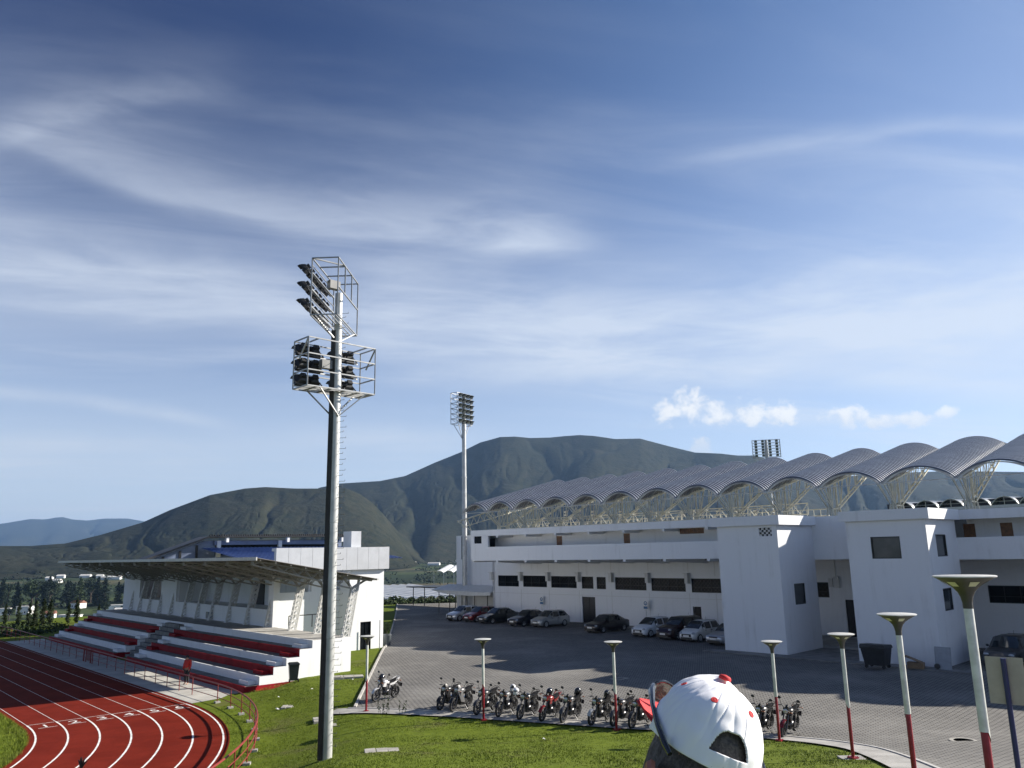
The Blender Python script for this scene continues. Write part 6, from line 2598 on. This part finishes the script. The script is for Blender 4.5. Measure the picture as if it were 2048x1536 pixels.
# dark scrub slope behind the lot, distant hedges
NP.seed(5)
m = MB()
for k in range(420):
    az_ = R(rng.uniform(-10.5, -2.5))
    r_ = rng.uniform(150, 330)
    x, y = r_ * math.sin(az_), r_ * math.cos(az_)
    w = rng.uniform(1.2, 3.2)
    leaves(m, (x, y, ground(x, y) + w * .3), (w, w, w * .7), 26, .45)
for k in range(160):
    az_ = R(rng.uniform(-9.5, -2.5))
    r_ = rng.uniform(139, 150)
    x, y = r_ * math.sin(az_), r_ * math.cos(az_)
    leaves(m, (x, y, ground(x, y) + .4), (1.2, 1.2, .8), 40, .22)
tag(m.build('scrub', LEAFM), 'dark scrub covering the slope beyond the paved lot', 'scrub', None, 'stuff')
m = MB()
for k in range(900):
    az_ = R(rng.uniform(-34, -2))
    r_ = 500 + 1350 * rng.random() ** .8
    if noise.noise(Vector((az_ * 25, r_ * .006, 4))) < .02 and rng.random() < .85:
        continue
    x, y = r_ * math.sin(az_), r_ * math.cos(az_)
    if r_ < 760 and az_ < R(-22):
        continue
    w = rng.uniform(4, 10)
    leaves(m, (x, y, ground(x, y) + w * .3), (w * 1.6, w, w * .6), 18, 1.7)
tag(m.build('hedgerows', LEAFD), 'dark hedges and copses scattered over the valley floor', 'hedges', None, 'stuff')
m = MB()
for k in range(500):                                                 # rough bank behind the far end of the track
    b_, n_ = rng.uniform(96, 112), rng.uniform(2, 24)
    p = fb(n_, b_)
    leaves(m, (p.x, p.y, ground(p.x, p.y) + .15), (.9, .9, .35), 14, .16, .6, .5)
tag(m.build('undergrowth', LEAFM), 'rough green undergrowth on the bank behind the track', 'undergrowth', None, 'stuff')
# shrubs by the white building
for k in range(7):
    q = fb(36.9 + rng.uniform(-.2, .3), 57 + k * 3.2)
    tree('round', (q.x, q.y, ground(q.x, q.y) - .1), rng.uniform(1.3, 2.0), rng.uniform(0, 6), LEAFM, 'green shrub in the narrow bed beside the white building', 'shrub', 'shrubs beside the white building', 1.0, 6, 'shrub')
tree('round', (PLANTER.location.x, PLANTER.location.y, PLANTER.location.z + .72), 1.1, 1, LEAFM, 'green shrub growing in the grey planter barrel', 'shrub', None, .7, 6, 'shrub')
# tall weeds at the corner of the paving
m = MB()
NP.seed(3)
for k in range(11):
    x, y = -5.6 + NP.randn() * .35, 36.95 + NP.randn() * .12
    g_ = ground(x, y)
    h = .5 + NP.rand() * .6
    tp = (x + NP.randn() * .08, y + NP.randn() * .05, g_ + h)
    m.tube((x, y, g_), tp, .006, .003, 4)
    for j in range(12):
        f = .25 + .75 * NP.rand()
        c = Vector((x, y, g_)).lerp(Vector(tp), f)
        leaves(m, c, (.05, .05, .05), 2, .035, 1, .8)
tag(m.build('weed_clump', LEAFM), 'clump of tall weeds at the left corner of the paving near the first lamp', 'weeds')
# dark twig poking up from the track side at the lower left
m = MB()
q = Vector((-12.6, 24.3, -.5))
NP.seed(8)
tp = Vector((-12.5, 24.4, 1.2))
m.path([q, q.lerp(tp, .5) + Vector((.03, 0, 0)), tp], [.03, .025, .018], 6)
for dx_, dz_ in ((-.10, .14), (.0, .22), (.10, .2), (.17, .1), (-.04, .2)):
    m.path([tp - Vector((0, 0, .1)), tp + Vector((dx_ * .6, 0, dz_ * .5)), tp + Vector((dx_, 0, dz_))], [.028, .024, .008], 5)
TWIG = tag(m.build('dead_stump', BLACK), 'dark dead plant stalk with short twigs on the track at the bottom edge', 'plant')

# grass blades in view
from mathutils.geometry import tessellate_polygon


def inpoly(x, y, P):
    c = False
    j = len(P) - 1
    for i in range(len(P)):
        if (P[i][1] > y) != (P[j][1] > y) and x < (P[j][0] - P[i][0]) * (y - P[i][1]) / (P[j][1] - P[i][1]) + P[i][0]:
            c = not c
        j = i
    return c


GEX = [p for p in GEDGE]
NP.seed(21)
GV, GF = [], []


def tuft(x, y, z, h, w, nb):
    for _ in range(nb):
        u = NP.rand() * 6.283
        ox, oy = NP.randn(2) * .05
        c_, s_ = math.cos(u) * w, math.sin(u) * w
        l0, l1 = NP.randn(2) * h * .45
        o = len(GV)
        GV.append((x + ox - c_, y + oy - s_, z - .01))
        GV.append((x + ox + c_, y + oy + s_, z - .01))
        GV.append((x + ox + l0, y + oy + l1, z + h * (.6 + .6 * NP.rand())))
        GF.append((o, o + 1, o + 2))


STRIPPOLY = GEDGE + SEDGE[::-1]
cnt = 0
while cnt < 52000:
    y = 17 + 38 * NP.rand() ** 1.25
    x = -15 + 27 * NP.rand()
    az_ = math.atan2(x, y)
    if az_ < R(-26) or az_ > R(27):
        continue
    if bend(x, y) < (-.98 if -x * math.sin(RB) + y * math.cos(RB) < 43.9 else .5) or inpoly(x, y, LOTPOLY) or inpoly(x, y, STRIPPOLY):
        continue
    b_ = -x * math.sin(RB) + y * math.cos(RB)
    n_ = x * math.cos(RB) + y * math.sin(RB)
    if b_ > 44.0 and n_ < 27:
        continue
    if math.hypot(x + 4.6, y - 28.6) < .5 or math.hypot(x + 8.55, y - 37.55) < .6:
        continue
    cl = noise.noise(Vector((x * .5, y * .5, 1)))
    if cl < -.28 and NP.rand() < .7:
        cnt += 1
        continue
    tuft(x, y, ground(x, y), (.030 + .04 * max(0, cl + .2)) * (1.25 if bend(x, y) < 1 else 1), .010, 3)
    cnt += 1
for k in range(9000):                                               # infield side, longer at the track edge
    b_ = 30 + 24 * NP.rand()
    n_ = 9.05 - 4.5 * NP.rand() ** 2
    if b_ < CB:
        th = (CB - b_) / 17.0
        rr = (16.75 - 4 * NP.rand() ** 2)
        th = NP.rand() * .9
        p = fb(CN + rr * math.cos(th), CB - rr * math.sin(th))
        edge = rr > 16.2
    else:
        p = fb(n_, b_)
        edge = n_ > 8.5
    tuft(p.x, p.y, -.5, .14 if edge else .05, .012, 3)


def grassblade(g, tc, bs):
    a = g.noise(tc, .45, 5, .6)
    b = g.noise(tc, 6, 3, .6)
    c = g.mix(g.step(b, .3, .7), (.080, .118, .005), (.150, .192, .014))
    return g.mix(g.step(a, .52, .72, 0, .7), c, (.135, .130, .045))


me = bpy.data.meshes.new('grass')
me.from_pydata(GV, [], GF)
GB = mat('grass_blade', (.08, .12, .02), .7, fn=grassblade, spec=.25)
me.materials.append(GB)
o = bpy.data.objects.new('grass', me)
COL.objects.link(o)
tag(o, 'short bright green grass on the slope between the track and the paved lot', 'grass', None, 'stuff')
# scraps of litter near the bin
LIT = [(-10.9, 44.5, .09), (-9.3, 47.2, .08), (-10.2, 45.6, .05), (-11.7, 41.0, .12), (-8.6, 49.2, .10), (-12.4, 43.6, .07), (.9, 30.6, .07)]
for x, y, s_ in LIT:
    m = MB()
    m.add([(-s_, -s_ * .5, 0), (s_, -s_ * .6, .02), (s_ * .8, s_ * .5, .05), (-s_ * .6, s_ * .6, .02), (0, 0, .07)], [(0, 1, 4), (1, 2, 4), (2, 3, 4), (3, 0, 4)])
    o = m.build('litter_scrap', PLATE)
    o.location = (x, y, ground(x, y) + .05)
    o.rotation_euler = (0, 0, rng.uniform(0, 6))
    tag(o, 'small white scrap of litter lying in the grass', 'litter', 'litter scraps in the grass')

# ------------------------------------------------------------------ air
hz_ = MB().box(-14500, 14500, -14500, 14500, -33.5, 655)
hm = bpy.data.materials.new('haze_air')
hm.use_nodes = True
ht = hm.node_tree
for n_ in list(ht.nodes):
    ht.nodes.remove(n_)
pv = ht.nodes.new('ShaderNodeVolumePrincipled')
pv.inputs['Color'].default_value = (.36, .60, 1.0, 1)
pv.inputs['Density'].default_value = 5.8e-5
pv.inputs['Anisotropy'].default_value = .3
ou = ht.nodes.new('ShaderNodeOutputMaterial')
ht.links.new(pv.outputs[0], ou.inputs['Volume'])
ho = hz_.build('haze', hm)
ho['kind'] = 'stuff'
ho['label'] = 'thin bluish haze over the valley and the hills'
